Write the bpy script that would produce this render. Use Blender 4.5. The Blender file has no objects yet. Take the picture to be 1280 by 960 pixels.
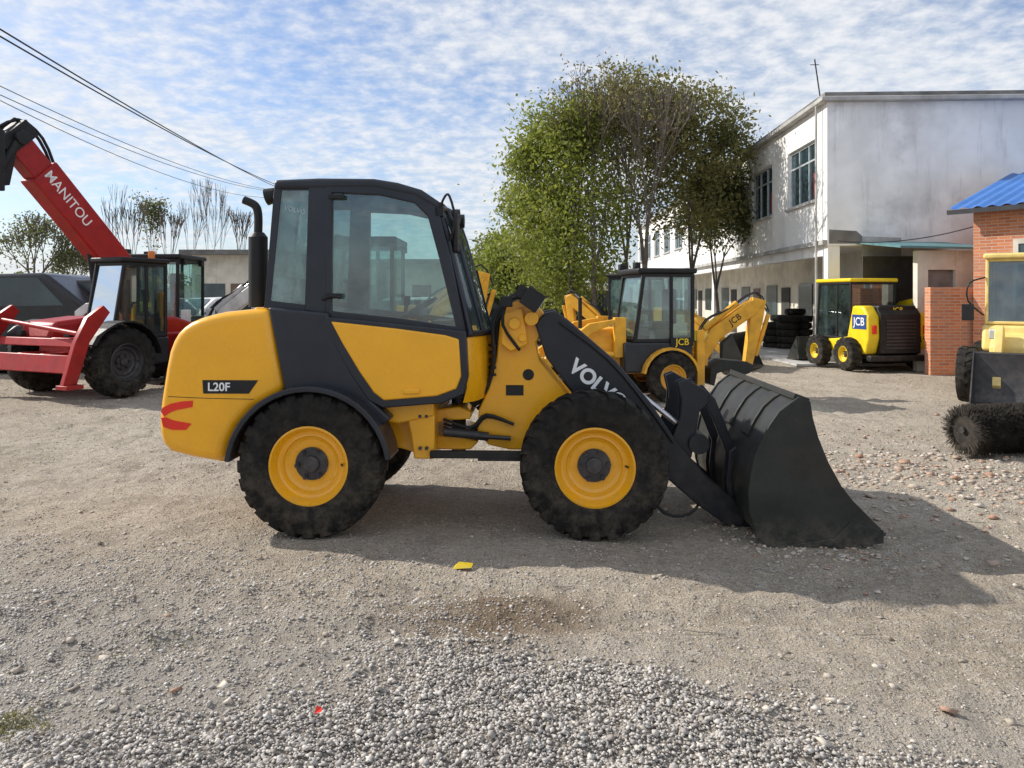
import bpy, bmesh, math, random
import numpy as np
from mathutils import Vector, Matrix, Quaternion
from mathutils import noise as mn
random.seed(7); rng=np.random.default_rng(7)
scene=bpy.context.scene
COL=scene.collection
CAM_H=1.78; F=950.0
def PX(px,y): return (px-640)*y/F
def PZ(py,y): return CAM_H-(py-370)*y/F
def P2(pts,y): return [(PX(a,y),PZ(b,y)) for a,b in pts]

# ------------------------------------------------------------------ materials
def N(nt,t,**k):
    n=nt.nodes.new(t)
    for a,b in k.items(): setattr(n,a,b)
    return n
def newmat(name):
    m=bpy.data.materials.new(name); m.use_nodes=True
    nt=m.node_tree; nt.nodes.clear()
    out=N(nt,'ShaderNodeOutputMaterial'); b=N(nt,'ShaderNodeBsdfPrincipled')
    nt.links.new(b.outputs[0],out.inputs[0])
    return m,nt,b,out
def mixc(nt,fac,a,b,mode='MIX'):
    n=N(nt,'ShaderNodeMix',data_type='RGBA',blend_type=mode)
    for sock,v in ((n.inputs[0],fac),(n.inputs[6],a),(n.inputs[7],b)):
        if isinstance(v,bpy.types.NodeSocket): nt.links.new(v,sock)
        elif isinstance(v,(int,float)): sock.default_value=v
        else: sock.default_value=(v[0],v[1],v[2],1)
    return n.outputs[2]
def math_(nt,op,a,b=None,clamp=False):
    n=N(nt,'ShaderNodeMath',operation=op); n.use_clamp=clamp
    for i,v in enumerate((a,b)):
        if v is None: continue
        if isinstance(v,bpy.types.NodeSocket): nt.links.new(v,n.inputs[i])
        else: n.inputs[i].default_value=v
    return n.outputs[0]
def noise_(nt,vec,scale,detail=4,rough=.55):
    n=N(nt,'ShaderNodeTexNoise'); n.inputs['Scale'].default_value=scale
    n.inputs['Detail'].default_value=min(detail,5); n.inputs['Roughness'].default_value=rough
    if vec is not None: nt.links.new(vec,n.inputs['Vector'])
    return n.outputs['Fac']
def ramp_(nt,fac,a,b):
    n=N(nt,'ShaderNodeMapRange'); n.interpolation_type='SMOOTHSTEP'
    nt.links.new(fac,n.inputs[0]); n.inputs[1].default_value=a; n.inputs[2].default_value=b
    return n.outputs[0]
def mul(c,k): return tuple(min(1,x*k) for x in c)
DUST=(.36,.29,.21)
def mat(name,col,rough=.5,metal=0,var=.15,scale=5,dust=0,dusth=1.0,bump=0,bscale=60,spec=.5,stain=None,stain_amt=0,coat=0,streak=0):
    m,nt,b,out=newmat(name)
    tc=N(nt,'ShaderNodeTexCoord'); o=tc.outputs['Object']
    c=mixc(nt,ramp_(nt,noise_(nt,o,scale,3),.3,.7),mul(col,1-var),mul(col,1+var))
    if stain is not None:
        c=mixc(nt,math_(nt,'MULTIPLY',ramp_(nt,noise_(nt,o,scale*.45,5,.65),.48,.66),stain_amt),c,stain)
    if streak>0:
        mp=N(nt,'ShaderNodeMapping'); mp.inputs['Scale'].default_value=(1,1,.12); nt.links.new(o,mp.inputs[0])
        c=mixc(nt,math_(nt,'MULTIPLY',ramp_(nt,noise_(nt,mp.outputs[0],3.2,5,.7),.52,.72),streak),c,mul(col,.35))
    if dust>0:
        g=N(nt,'ShaderNodeNewGeometry'); s=N(nt,'ShaderNodeSeparateXYZ'); nt.links.new(g.outputs['Position'],s.inputs[0])
        hz=math_(nt,'SUBTRACT',1.0,math_(nt,'DIVIDE',s.outputs[2],dusth),True)
        sn=N(nt,'ShaderNodeSeparateXYZ'); nt.links.new(g.outputs['Normal'],sn.inputs[0])
        up=math_(nt,'MULTIPLY',ramp_(nt,sn.outputs[2],.5,1.0),.2)
        d=math_(nt,'ADD',math_(nt,'ADD',hz,.03),up)
        d=math_(nt,'MULTIPLY',d,ramp_(nt,noise_(nt,o,9,5,.7),.34,.72))
        d=math_(nt,'MULTIPLY',d,dust,True)
        c=mixc(nt,d,c,DUST)
    nt.links.new(c,b.inputs['Base Color'])
    rr=math_(nt,'ADD',math_(nt,'MULTIPLY',noise_(nt,o,22,3),.3),rough-.15,True)
    nt.links.new(rr,b.inputs['Roughness'])
    b.inputs['Metallic'].default_value=metal
    b.inputs['Specular IOR Level'].default_value=spec
    b.inputs['Coat Weight'].default_value=coat
    if bump>0:
        bn=N(nt,'ShaderNodeBump'); bn.inputs['Strength'].default_value=bump; bn.inputs['Distance'].default_value=.01
        nt.links.new(noise_(nt,o,bscale,3),bn.inputs['Height']); nt.links.new(bn.outputs[0],b.inputs['Normal'])
    return m
def glassmat(name,tint,haze,amt_haze=.12,gloss=.2):
    m=bpy.data.materials.new(name); m.use_nodes=True; nt=m.node_tree; nt.nodes.clear()
    out=N(nt,'ShaderNodeOutputMaterial')
    t=N(nt,'ShaderNodeBsdfTransparent'); t.inputs[0].default_value=(*tint,1)
    g=N(nt,'ShaderNodeBsdfGlossy'); g.inputs['Roughness'].default_value=.02; g.inputs[0].default_value=(.9,.95,.95,1)
    d=N(nt,'ShaderNodeBsdfDiffuse'); d.inputs[0].default_value=(*haze,1)
    tc=N(nt,'ShaderNodeTexCoord'); n=noise_(nt,tc.outputs['Object'],3.5,5,.65)
    h=math_(nt,'MULTIPLY',ramp_(nt,n,.2,.8),amt_haze*2)
    m1=N(nt,'ShaderNodeMixShader'); nt.links.new(h,m1.inputs[0]); nt.links.new(t.outputs[0],m1.inputs[1]); nt.links.new(d.outputs[0],m1.inputs[2])
    lw=N(nt,'ShaderNodeLayerWeight'); lw.inputs[0].default_value=.25
    f=math_(nt,'ADD',math_(nt,'MULTIPLY',lw.outputs['Fresnel'],.6),gloss,True)
    m2=N(nt,'ShaderNodeMixShader'); nt.links.new(f,m2.inputs[0]); nt.links.new(m1.outputs[0],m2.inputs[1]); nt.links.new(g.outputs[0],m2.inputs[2])
    nt.links.new(m2.outputs[0],out.inputs[0]); return m

YEL=mat('yellow_paint',(.93,.44,.008),.30,var=.03,dust=.28,dusth=.8,coat=.35)
YEL2=mat('old_yellow_paint',(.78,.39,.022),.5,var=.15,dust=.4,dusth=1.0)
YEL3=mat('lemon_yellow_paint',(.88,.62,.012),.4,var=.08,dust=.25)
PALE=mat('pale_yellow_paint',(.80,.60,.20),.5,var=.1,dust=.4)
RED=mat('red_paint',(.36,.012,.010),.42,var=.12,dust=.12,dusth=1.1,spec=.35)
CHAR=mat('charcoal_paint',(.018,.021,.029),.36,var=.15,dust=.10,dusth=1.1,coat=.1,spec=.4)
ARM=mat('graphite_paint',(.018,.020,.026),.38,var=.15,dust=.12,dusth=.8,spec=.4)
BUCK=mat('bucket_paint',(.021,.023,.021),.5,var=.25,scale=4,dust=.28,dusth=.25,bump=.15,bscale=30,stain=(.07,.05,.035),stain_amt=.2,spec=.4)
BLK=mat('black_plastic',(.013,.013,.014),.5,dust=.10,dusth=1.2,spec=.35)
RUB=mat('tyre_rubber',(.013,.0125,.012),.85,var=.3,scale=12,dust=.22,dusth=1.2,bump=.3,bscale=90,spec=.2)
STEEL=mat('steel',(.55,.55,.56),.25,metal=.9)
DSTEEL=mat('dark_steel',(.05,.05,.055),.45,metal=.4,dust=.25)
WHT=mat('white_lettering',(.85,.85,.85),.5,var=.03)
GRT=mat('faded_lettering',(.42,.50,.50),.6,var=.1)
WCAR=mat('white_paint',(.7,.7,.68),.4,dust=.3)
SEATM=mat('seat_fabric',(.05,.05,.055),.85)
REDL=mat('red_reflector',(.78,.03,.012),.3,var=.05)
ORL=mat('amber_lens',(.8,.2,.02),.3)
GLS=glassmat('cab_glass',(.62,.80,.77),(.42,.60,.59),.09,.13)
GLS2=glassmat('rear_cab_glass',(.40,.62,.58),(.30,.50,.49),.28,.12)
DGL=glassmat('dark_glass',(.20,.27,.27),(.14,.20,.20),.14,.15)
WGL=mat('window_pane',(.03,.055,.065),.12,spec=.8,var=.4,scale=1.2)
LAMP=mat('lamp_glass',(.5,.53,.53),.15,spec=.8)
HOSE=mat('rubber_hose',(.014,.014,.014),.6)
PLAST=mat('painted_plaster',(.86,.85,.82),.85,var=.05,scale=1.0,stain=(.50,.47,.43),stain_amt=.4,bump=.1,streak=.35)
GABLE=mat('weathered_plaster',(.86,.86,.86),.9,var=.12,scale=.7,stain=(.46,.46,.47),stain_amt=.7,bump=.15,streak=.35)
CEM=mat('stained_cement',(.20,.19,.18),.9,var=.3,scale=1.2,stain=(.07,.07,.065),stain_amt=.7)
CREAM=mat('cream_render',(.66,.62,.53),.9,var=.1,scale=1.5,stain=(.36,.32,.27),stain_amt=.5,streak=.35)
CONC=mat('grey_concrete',(.44,.43,.41),.9,var=.2,scale=2,stain=(.22,.21,.2),stain_amt=.5,bump=.2)
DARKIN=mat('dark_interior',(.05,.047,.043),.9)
DOORM=mat('door_panel',(.16,.10,.07),.6)
BLUER=mat('blue_roof_sheet',(.05,.17,.48),.45,var=.15,scale=1)
GREENR=mat('teal_sheet',(.10,.22,.24),.6)
ALU=mat('window_aluminium',(.55,.60,.62),.4,metal=.2)
BARK=mat('bark',(.13,.11,.09),.9,var=.3,scale=6,bump=.4,bscale=30)
BARK2=mat('pale_bark',(.22,.20,.18),.9,var=.3,scale=6)
NAVY=mat('blue_decal',(.03,.07,.22),.4)
CURT=mat('red_curtain',(.35,.04,.05),.8)

def brickmat():
    m,nt,b,out=newmat('red_brick'); tc=N(nt,'ShaderNodeTexCoord'); s=N(nt,'ShaderNodeSeparateXYZ'); nt.links.new(tc.outputs['Object'],s.inputs[0])
    cb=N(nt,'ShaderNodeCombineXYZ'); nt.links.new(math_(nt,'ADD',s.outputs[0],s.outputs[1]),cb.inputs[0]); nt.links.new(s.outputs[2],cb.inputs[1])
    br=N(nt,'ShaderNodeTexBrick'); nt.links.new(cb.outputs[0],br.inputs['Vector'])
    br.inputs['Scale'].default_value=1; br.inputs['Brick Width'].default_value=.25; br.inputs['Row Height'].default_value=.07; br.inputs['Mortar Size'].default_value=.008
    br.inputs['Color1'].default_value=(.70,.24,.09,1); br.inputs['Color2'].default_value=(.46,.15,.065,1); br.inputs['Mortar'].default_value=(.52,.40,.32,1)
    c=mixc(nt,math_(nt,'MULTIPLY',ramp_(nt,noise_(nt,tc.outputs['Object'],1.4,5),.4,.75),.7),br.outputs[0],(.42,.26,.19))
    nt.links.new(c,b.inputs['Base Color']); b.inputs['Roughness'].default_value=.9; return m
BRICK=brickmat()
def leafmat(name,c1,c2):
    m,nt,b,out=newmat(name); g=N(nt,'ShaderNodeNewGeometry')
    n=noise_(nt,g.outputs['Position'],.9,2)
    f=math_(nt,'ADD',math_(nt,'MULTIPLY',g.outputs['Random Per Island'],.6),math_(nt,'MULTIPLY',n,.5),True)
    c=mixc(nt,f,c1,c2); nt.links.new(c,b.inputs['Base Color']); b.inputs['Roughness'].default_value=.55
    t=N(nt,'ShaderNodeBsdfTranslucent'); nt.links.new(mixc(nt,.5,c,mul(c2,1.3)),t.inputs[0])
    mx=N(nt,'ShaderNodeMixShader'); mx.inputs[0].default_value=.45; nt.links.new(b.outputs[0],mx.inputs[1]); nt.links.new(t.outputs[0],mx.inputs[2]); nt.links.new(mx.outputs[0],out.inputs[0])
    return m
LEAF=leafmat('green_leaves',(.085,.12,.02),(.29,.32,.055))
LEAFO=leafmat('olive_leaves',(.09,.10,.03),(.24,.22,.07))
LEAFD=leafmat('dark_leaves',(.055,.07,.025),(.15,.165,.055))
LEAFB=leafmat('brown_leaves',(.10,.08,.03),(.22,.19,.07))
def stonemat(name,c1,c2,c3):
    m,nt,b,out=newmat(name); g=N(nt,'ShaderNodeNewGeometry'); cr=N(nt,'ShaderNodeValToRGB')
    nt.links.new(g.outputs['Random Per Island'],cr.inputs[0]); e=cr.color_ramp.elements
    e[0].color=(*c1,1); e[1].color=(*c3,1); x=e.new(.5); x.color=(*c2,1)
    c=mixc(nt,.3,cr.outputs[0],mixc(nt,noise_(nt,g.outputs['Position'],120,3),(.15,.14,.13),(.7,.68,.64)),'OVERLAY')
    nt.links.new(c,b.inputs['Base Color']); b.inputs['Roughness'].default_value=.9; b.inputs['Specular IOR Level'].default_value=.25; return m
STONE=stonemat('gravel_stone',(.32,.29,.265),(.46,.43,.40),(.64,.61,.57))
PEB=stonemat('dusty_pebble',(.27,.225,.18),(.48,.42,.35),(.66,.61,.54))
RUBB=stonemat('brick_rubble',(.42,.25,.17),(.48,.41,.34),(.62,.57,.50))

# ------------------------------------------------------------------ mesh builder
class MB:
    def __init__(s): s.v=[]; s.f=[]; s.m=[]; s.mi=0
    def add(s,vs,fs):
        o=len(s.v); s.v+=[tuple(v) for v in vs]
        for f in fs: s.f.append(tuple(i+o for i in f)); s.m.append(s.mi)
        return s
    def prism(s,pts,y0,y1):
        n=len(pts)
        return s.add([(x,y0,z) for x,z in pts]+[(x,y1,z) for x,z in pts],[tuple(range(n)),tuple(range(2*n-1,n-1,-1))]+[(i,i+n,(i+1)%n+n,(i+1)%n) for i in range(n)])
    def prismx(s,pts,x0,x1):
        n=len(pts)
        return s.add([(x0,y,z) for y,z in pts]+[(x1,y,z) for y,z in pts],[tuple(range(n)),tuple(range(2*n-1,n-1,-1))]+[(i,i+n,(i+1)%n+n,(i+1)%n) for i in range(n)])
    def frame(s,o,i,y0,y1):
        n=len(o); vs=[(x,y0,z) for x,z in o]+[(x,y0,z) for x,z in i]+[(x,y1,z) for x,z in o]+[(x,y1,z) for x,z in i]; fs=[]
        for k in range(n):
            j=(k+1)%n
            fs+=[(k,j,n+j,n+k),(2*n+k,3*n+k,3*n+j,2*n+j),(k,2*n+k,2*n+j,j),(n+k,n+j,3*n+j,3*n+k)]
        return s.add(vs,fs)
    def box(s,c,sz,R=None):
        vs=[]
        for dx in (-.5,.5):
            for dy in (-.5,.5):
                for dz in (-.5,.5):
                    v=Vector((dx*sz[0],dy*sz[1],dz*sz[2]))
                    if R is not None: v=R@v
                    vs.append(tuple(v+Vector(c)))
        return s.add(vs,[(0,1,3,2),(4,6,7,5),(0,4,5,1),(2,3,7,6),(0,2,6,4),(1,5,7,3)])
    def b2(s,x0,x1,y0,y1,z0,z1): return s.box(((x0+x1)/2,(y0+y1)/2,(z0+z1)/2),(abs(x1-x0),abs(y1-y0),abs(z1-z0)))
    def cyl(s,p0,p1,r0,r1=None,n=16,caps=True):
        p0=Vector(p0); p1=Vector(p1); r1=r0 if r1 is None else r1
        d=(p1-p0).normalized(); a=d.orthogonal().normalized(); b=d.cross(a); vs=[]
        for p,r in ((p0,r0),(p1,r1)):
            for k in range(n):
                t=2*math.pi*k/n; vs.append(p+a*math.cos(t)*r+b*math.sin(t)*r)
        fs=[(k,(k+1)%n,(k+1)%n+n,k+n) for k in range(n)]
        if caps: fs+=[tuple(range(n-1,-1,-1)),tuple(range(n,2*n))]
        return s.add(vs,fs)
    def tube(s,pts,r,n=8,smooth=3):
        P=[Vector(p) for p in pts]
        if smooth and len(P)>2:
            Q=[]
            for i in range(len(P)-1):
                p0=P[max(i-1,0)];p1=P[i];p2=P[i+1];p3=P[min(i+2,len(P)-1)]
                for k in range(smooth):
                    t=k/smooth; Q.append(.5*((2*p1)+(p2-p0)*t+(2*p0-5*p1+4*p2-p3)*t*t+(3*p1-p0-3*p2+p3)*t**3))
            Q.append(P[-1]); P=Q
        vs=[];a=None
        for i,p in enumerate(P):
            d=(P[min(i+1,len(P)-1)]-P[max(i-1,0)]).normalized()
            if a is None: a=d.orthogonal().normalized()
            a=(a-d*a.dot(d)).normalized(); b=d.cross(a)
            for k in range(n):
                t=2*math.pi*k/n; vs.append(p+a*math.cos(t)*r+b*math.sin(t)*r)
        fs=[(i*n+k,i*n+(k+1)%n,(i+1)*n+(k+1)%n,(i+1)*n+k) for i in range(len(P)-1) for k in range(n)]
        fs+=[tuple(range(n-1,-1,-1)),tuple(range((len(P)-1)*n,len(P)*n))]
        return s.add(vs,fs)
    def lathe(s,prof,c,n=48):
        vs=[];m=len(prof)
        for k in range(n):
            t=2*math.pi*k/n
            for r,y in prof: vs.append((c[0]+r*math.cos(t),c[1]+y,c[2]+r*math.sin(t)))
        fs=[(k*m+i,k*m+i+1,((k+1)%n)*m+i+1,((k+1)%n)*m+i) for k in range(n) for i in range(m-1)]
        return s.add(vs,fs)
    def surf(s,f,nu,nv):
        vs=[f(i/nu,j/nv) for j in range(nv+1) for i in range(nu+1)]
        return s.add(vs,[(j*(nu+1)+i,j*(nu+1)+i+1,(j+1)*(nu+1)+i+1,(j+1)*(nu+1)+i) for j in range(nv) for i in range(nu)])
def mkmesh(name,mb,mats,off=None,sharp=38,recalc=True):
    me=bpy.data.meshes.new(name)
    v=mb.v if off is None else [(a-off[0],b-off[1],c-off[2]) for a,b,c in mb.v]
    me.from_pydata(v,[],mb.f)
    if not isinstance(mats,(list,tuple)): mats=[mats]
    for m in mats: me.materials.append(m)
    if len(mats)>1: me.polygons.foreach_set('material_index',mb.m)
    if recalc:
        bm=bmesh.new(); bm.from_mesh(me); bmesh.ops.recalc_face_normals(bm,faces=bm.faces); bm.to_mesh(me); bm.free()
    if sharp:
        me.polygons.foreach_set('use_smooth',[True]*len(me.polygons))
        me.set_sharp_from_angle(angle=math.radians(sharp))
    me.update(); return me
def thing(name,label,cat,loc=(0,0,0),rot=0,group=None):
    e=bpy.data.objects.new(name,None); e.empty_display_size=.3; e.location=loc; e.rotation_euler=(0,0,rot)
    COL.objects.link(e); e['label']=label; e['category']=cat
    if group: e['group']=group
    return e
def sub(parent,name,loc=(0,0,0)):
    e=bpy.data.objects.new(name,None); e.location=loc; e.parent=parent; e.empty_display_size=.1; COL.objects.link(e); return e
def part(parent,name,mb,mats,off=None,bevel=0,seg=2,sharp=38,label=None):
    o=bpy.data.objects.new(name,mkmesh(name,mb,mats,off,sharp)); COL.objects.link(o); o.parent=parent
    if bevel:
        b=o.modifiers.new('bevel','BEVEL'); b.width=bevel; b.segments=seg; b.limit_method='ANGLE'; b.angle_limit=math.radians(35)
    if label: o['label']=label
    return o
def solo(name,mb,mats,label,cat,kind=None,group=None,bevel=0,sharp=38,recalc=True):
    v=np.array(mb.v); off=((v[:,0].min()+v[:,0].max())/2,(v[:,1].min()+v[:,1].max())/2,v[:,2].min())
    off=tuple(float(a) for a in off)
    o=bpy.data.objects.new(name,mkmesh(name,mb,mats,off,sharp,recalc)); o.location=off; COL.objects.link(o)
    o['label']=label; o['category']=cat
    if kind: o['kind']=kind
    if group: o['group']=group
    if bevel:
        b=o.modifiers.new('bevel','BEVEL'); b.width=bevel; b.segments=2; b.limit_method='ANGLE'
    return o
def text(parent,name,s,size,m,org,right,up,ext=.002,bold=0.0,off=(0,0,0),sx=1.0):
    cu=bpy.data.curves.new('t','FONT'); cu.body=s; cu.size=size; cu.extrude=ext; cu.offset=bold; cu.align_x='CENTER'; cu.align_y='CENTER'
    to=bpy.data.objects.new('t',cu); COL.objects.link(to); bpy.context.view_layer.update()
    me=bpy.data.meshes.new_from_object(to.evaluated_get(bpy.context.evaluated_depsgraph_get()))
    bpy.data.objects.remove(to)
    r=Vector(right).normalized(); u=Vector(up); u=(u-r*u.dot(r)).normalized(); n=r.cross(u)
    M=Matrix((( r.x*sx,u.x,n.x,org[0]-off[0]),(r.y*sx,u.y,n.y,org[1]-off[1]),(r.z*sx,u.z,n.z,org[2]-off[2]),(0,0,0,1)))
    me.transform(M); me.materials.clear(); me.materials.append(m); me.name=name
    o=bpy.data.objects.new(name,me); COL.objects.link(o); o.parent=parent; return o

# ------------------------------------------------------------------ wheels
def wheel(root,c,R,w,side,rimm,nlug=24,rimr=.52,hub=True,name='wheel',detail=True):
    e=sub(root,name,c); k=side; rr=R*rimr; h=w/2
    t=MB(); Rb=R*.962
    prof=[(rr,-h*.75),(rr*1.06,-h*.94),(R*.62,-h*1.01),(R*.66,-h*1.03),(R*.72,-h*1.02),(R*.84,-h*.97),(R*.91,-h*.88),(Rb,-h*.6),(Rb+.004,0),(Rb,h*.6),(R*.91,h*.88),(R*.84,h*.97),(R*.72,h*1.02),(R*.66,h*1.03),(R*.62,h*1.01),(rr*1.06,h*.94),(rr,h*.75)]
    t.lathe(prof,(0,0,0),56 if detail else 28)
    if detail:
        for sg in (-1,1):
            for i in range(nlug):
                a=2*math.pi*(i+(.5 if sg>0 else 0))/nlug; da=2*math.pi/nlug
                q=[]
                for (yy,aa,r0,r1) in ((h*.03,.42,Rb-.01,R),(h*.55,.12,Rb-.01,R*.998),(h*.90,-.02,R*.87,R*.955),(h*.97,-.05,R*.84,R*.87)):
                    for rad in (r0,r1):
                        for e2 in (-.28,.28):
                            an=a+da*(aa+e2); q.append((rad*math.cos(an),sg*yy,rad*math.sin(an)))
                fs=[(0,1,3,2),(12,14,15,13)]
                for j in range(3):
                    b=j*4; fs+=[(b,b+4,b+5,b+1),(b+2,b+3,b+7,b+6),(b,b+2,b+6,b+4),(b+1,b+5,b+7,b+3)]
                t.add(q,fs)
    part(e,'tyre',t,RUB,sharp=30)
    r=MB()
    y=lambda v:k*v
    r.lathe([(rr*1.03,y(h*.80)),(rr*1.03,y(h*.88)),(rr*.98,y(h*.90)),(rr*.95,y(h*.80)),(rr*.92,y(h*.70)),(rr*.86,y(h*.50)),(rr*.80,y(h*.46)),(rr*.74,y(h*.48)),(rr*.70,y(h*.34)),(rr*.62,y(h*.26)),(rr*.30,y(h*.26)),(0.001,y(h*.26))],(0,0,0),44 if detail else 24)
    r.lathe([(rr,y(-h*.8)),(rr*.95,y(-h*.8)),(rr*.93,y(h*.3))],(0,0,0),24)
    part(e,'rim',r,rimm,sharp=30)
    if detail:
        part(e,'valve_stem',MB().cyl((rr*.80,y(h*.44),0),(rr*.84,y(h*.66),0),.008,n=6),BLK,sharp=30)
    if hub:
        b=MB(); b.lathe([(rr*.43,y(h*.25)),(rr*.43,y(h*.34)),(rr*.22,y(h*.36)),(rr*.21,y(h*.52)),(rr*.18,y(h*.56)),(.001,y(h*.57))],(0,0,0),28)
        for i in range(6):
            a=2*math.pi*i/6+.1; p=(rr*.37*math.cos(a),rr*.37*math.sin(a)); b.cyl((p[0],y(h*.3),p[1]),(p[0],y(h*.50),p[1]),rr*.07,n=6); b.cyl((p[0],y(h*.5),p[1]),(p[0],y(h*.60),p[1]),rr*.03,n=8)
        part(e,'hub',b,DSTEEL,sharp=30)
    return e

# ================================================================== MAIN WHEEL LOADER
YC=6.38
lroot=thing('wheel_loader','yellow compact wheel loader with charcoal cab and dark bucket','wheel loader',(PX(570,YC),YC,0))
LO=tuple(lroot.location)
def mir(y): return 2*YC-y
def lpart(name,mb,mats,**k): return part(k.pop('parent',lroot),name,mb,mats,off=k.pop('off',LO),**k)
YH=5.65
hood=MB().prism(P2([(341,386),(320,386),(300,388),(280,390),(262,394),(248,398),(236,403),(227,409),(219,417),(213,427),(208,440),(204,460),(200,485),(197,505),(195,530),(196,545),(200,558),(210,568),(240,575),(277,581),(284,556),(296,534),(316,512),(340,500),(358,490),(348,440)],YH),YH,mir(YH))
H=lpart('engine_hood',hood,YEL,bevel=.07,seg=6)
lpart('counterweight',MB().prism(P2([(205,500),(300,500),(290,540),(279,580),(240,570),(212,562),(203,545)],YH+.1),YH+.1,mir(YH+.1)),YEL,bevel=.02)
g=MB()
for i in range(7):
    z=1.02+i*.045; g.b2(PX(208,YH)-.02,PX(208,YH)+.05,YC-.4,YC+.4,z,z+.02)
lpart('radiator_grille',g,BLK)
for pts in ([(241,502),(226,503),(212,506),(202,511),(200,516),(204,522),(212,517),(220,514),(240,510)],[(200,524),(206,523),(216,527),(239,531),(232,539),(214,539),(203,535)]):
    lpart('tail_light',MB().prism(P2(pts,YH),YH-.004,YH+.04),REDL)
de=MB().prism(P2([(253,476),(324,476),(312,493),(254,493)],YH),YH-.004,YH+.01)
D=lpart('model_plate',de,BLK,bevel=.001)
text(D,'lettering','L20F',.088,WHT,(PX(274,YH),YH-.0055,PZ(485,YH)),(1,0,0),(0,0,1),ext=.001,bold=.0015,off=LO)
lpart('hood_seam',MB().tube([(PX(a,YH),YH+.0005,PZ(b,YH)) for a,b in ((209,497),(260,499),(318,500))],.0028,6),BLK)
ex=MB(); xe=6.0
ex.cyl((PX(322,xe),xe,PZ(384,xe)),(PX(322,xe),xe,PZ(296,xe)),.074,n=24)
ex.cyl((PX(322,xe),xe,PZ(296,xe)),(PX(322,xe),xe,PZ(290,xe)),.074,.045,n=24)
ex.tube([(PX(322,xe),xe,PZ(291,xe)),(PX(322,xe),xe,PZ(268,xe)),(PX(318,xe),xe,PZ(256,xe)),(PX(304,xe),xe,PZ(249,xe))],.033,12,5)
lpart('exhaust_pipe',ex,BLK,sharp=45)
YK=5.70; KT=.07
cab=sub(lroot,'cab',(0,0,0))
cf=MB()
ro=[(344,228),(414,228),(414,392),(331,385)]; ri=[(353,237),(388,237),(383,381),(339,376)]
do=[(409,227),(480,229),(530,240),(551,260),(567,322),(586,416),(500,407),(409,398)]
di=[(418,241),(478,244),(521,254),(538,271),(553,326),(573,408),(497,397),(417,389)]
for y0,y1 in ((YK,YK+KT),(mir(YK)-KT,mir(YK))):
    cf.frame(P2(ro,YK),P2(ri,YK),y0,y1)
cf.frame(P2(do,YK),P2(di,YK),mir(YK)-KT,mir(YK))
cf.prism(P2([(388,232),(412,232),(412,392),(383,388)],YK),YK-.012,YK)
for (a,b) in (((348,234),(360,242)),((334,376),(346,392))):
    cf.b2(PX(a[0],YK),PX(b[0],YK),YK+KT,mir(YK)-KT,PZ(b[1],YK),PZ(a[1],YK))
cf.b2(PX(536,YK),PX(556,YK),YK+.02,mir(YK)-.02,PZ(262,YK),PZ(252,YK))
lpart('cab_frame',cf,CHAR,parent=cab,bevel=.012,seg=2)
rf=MB().prism(P2([(344,224),(400,222),(470,223),(500,228),(530,237),(552,252),(558,263),(545,260),(520,246),(470,236),(344,236)],YK),YK-.02,mir(YK)+.02)
lpart('roof',rf,CHAR,parent=cab,bevel=.03,seg=4)
lp=MB().prism(P2([(336,384),(412,391),(422,425),(440,462),(466,500),(492,524),(478,535),(455,505),(425,490),(390,486),(357,490),(350,455)],5.64),5.64,mir(5.64))
lpart('cab_base',lp,CHAR,parent=cab,bevel=.02,seg=3)
door=sub(cab,'door')
dm=MB().frame(P2(do,YK),P2(di,YK),YK-.015,YK+KT-.02)
dm.prism(P2([(409,396),(500,405),(586,414),(589,470),(584,492),(556,504),(482,510),(463,500),(440,466),(421,430)],YK-.04),YK-.064,YK+.045)
lpart('door_frame',dm,CHAR,parent=door,bevel=.01)
dp=MB().prism(P2([(416,402),(500,411),(560,419),(577,424),(580,470),(574,486),(550,495),(483,501),(470,491),(452,465),(431,430)],YK-.07),YK-.076,YK-.03)
lpart('door_panel',dp,YEL,parent=door,bevel=.012,seg=3)
lpart('door_handle',MB().b2(PX(508,YK-.07),PX(528,YK-.07),YK-.095,YK-.07,PZ(492,YK-.07),PZ(486,YK-.07)),YEL,parent=door,bevel=.006)
gl=MB().add([(x,YK+.01,z) for x,z in P2(di,YK)],[tuple(range(8))])
lpart('door_glass',gl,GLS,parent=door,sharp=0)
sg=MB().add([(x,YK+.01,z) for x,z in P2(ri,YK)],[(0,1,2,3)])
G=lpart('quarter_window',sg,GLS2,parent=cab,sharp=0)
text(G,'lettering','VOLVO',.050,GRT,(PX(370,YK),YK+.006,PZ(262,YK)),(1,0,-.25),(0,0,1),ext=.0006,off=LO,sx=1.0)
sg=MB().add([(x,mir(YK)-.01,z) for x,z in P2(ri,YK)],[(0,1,2,3)])
lpart('quarter_window',sg,DGL,parent=cab,sharp=0)
sg=MB().add([(x,mir(YK)-.01,z) for x,z in P2(di,YK)],[tuple(range(8))])
lpart('side_window',sg,GLS,parent=cab,sharp=0)
sg=MB().add([(PX(348,YK),YK+.05,PZ(236,YK)),(PX(348,YK),mir(YK)-.05,PZ(236,YK)),(PX(337,YK),mir(YK)-.05,PZ(380,YK)),(PX(337,YK),YK+.05,PZ(380,YK))],[(0,1,2,3)])
lpart('rear_window',sg,DGL,parent=cab,sharp=0)
WP=P2([(551,258),(560,290),(570,335),(580,380),(588,418)],YK); WB=[.08,.10,.125,.15,.17]
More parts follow.
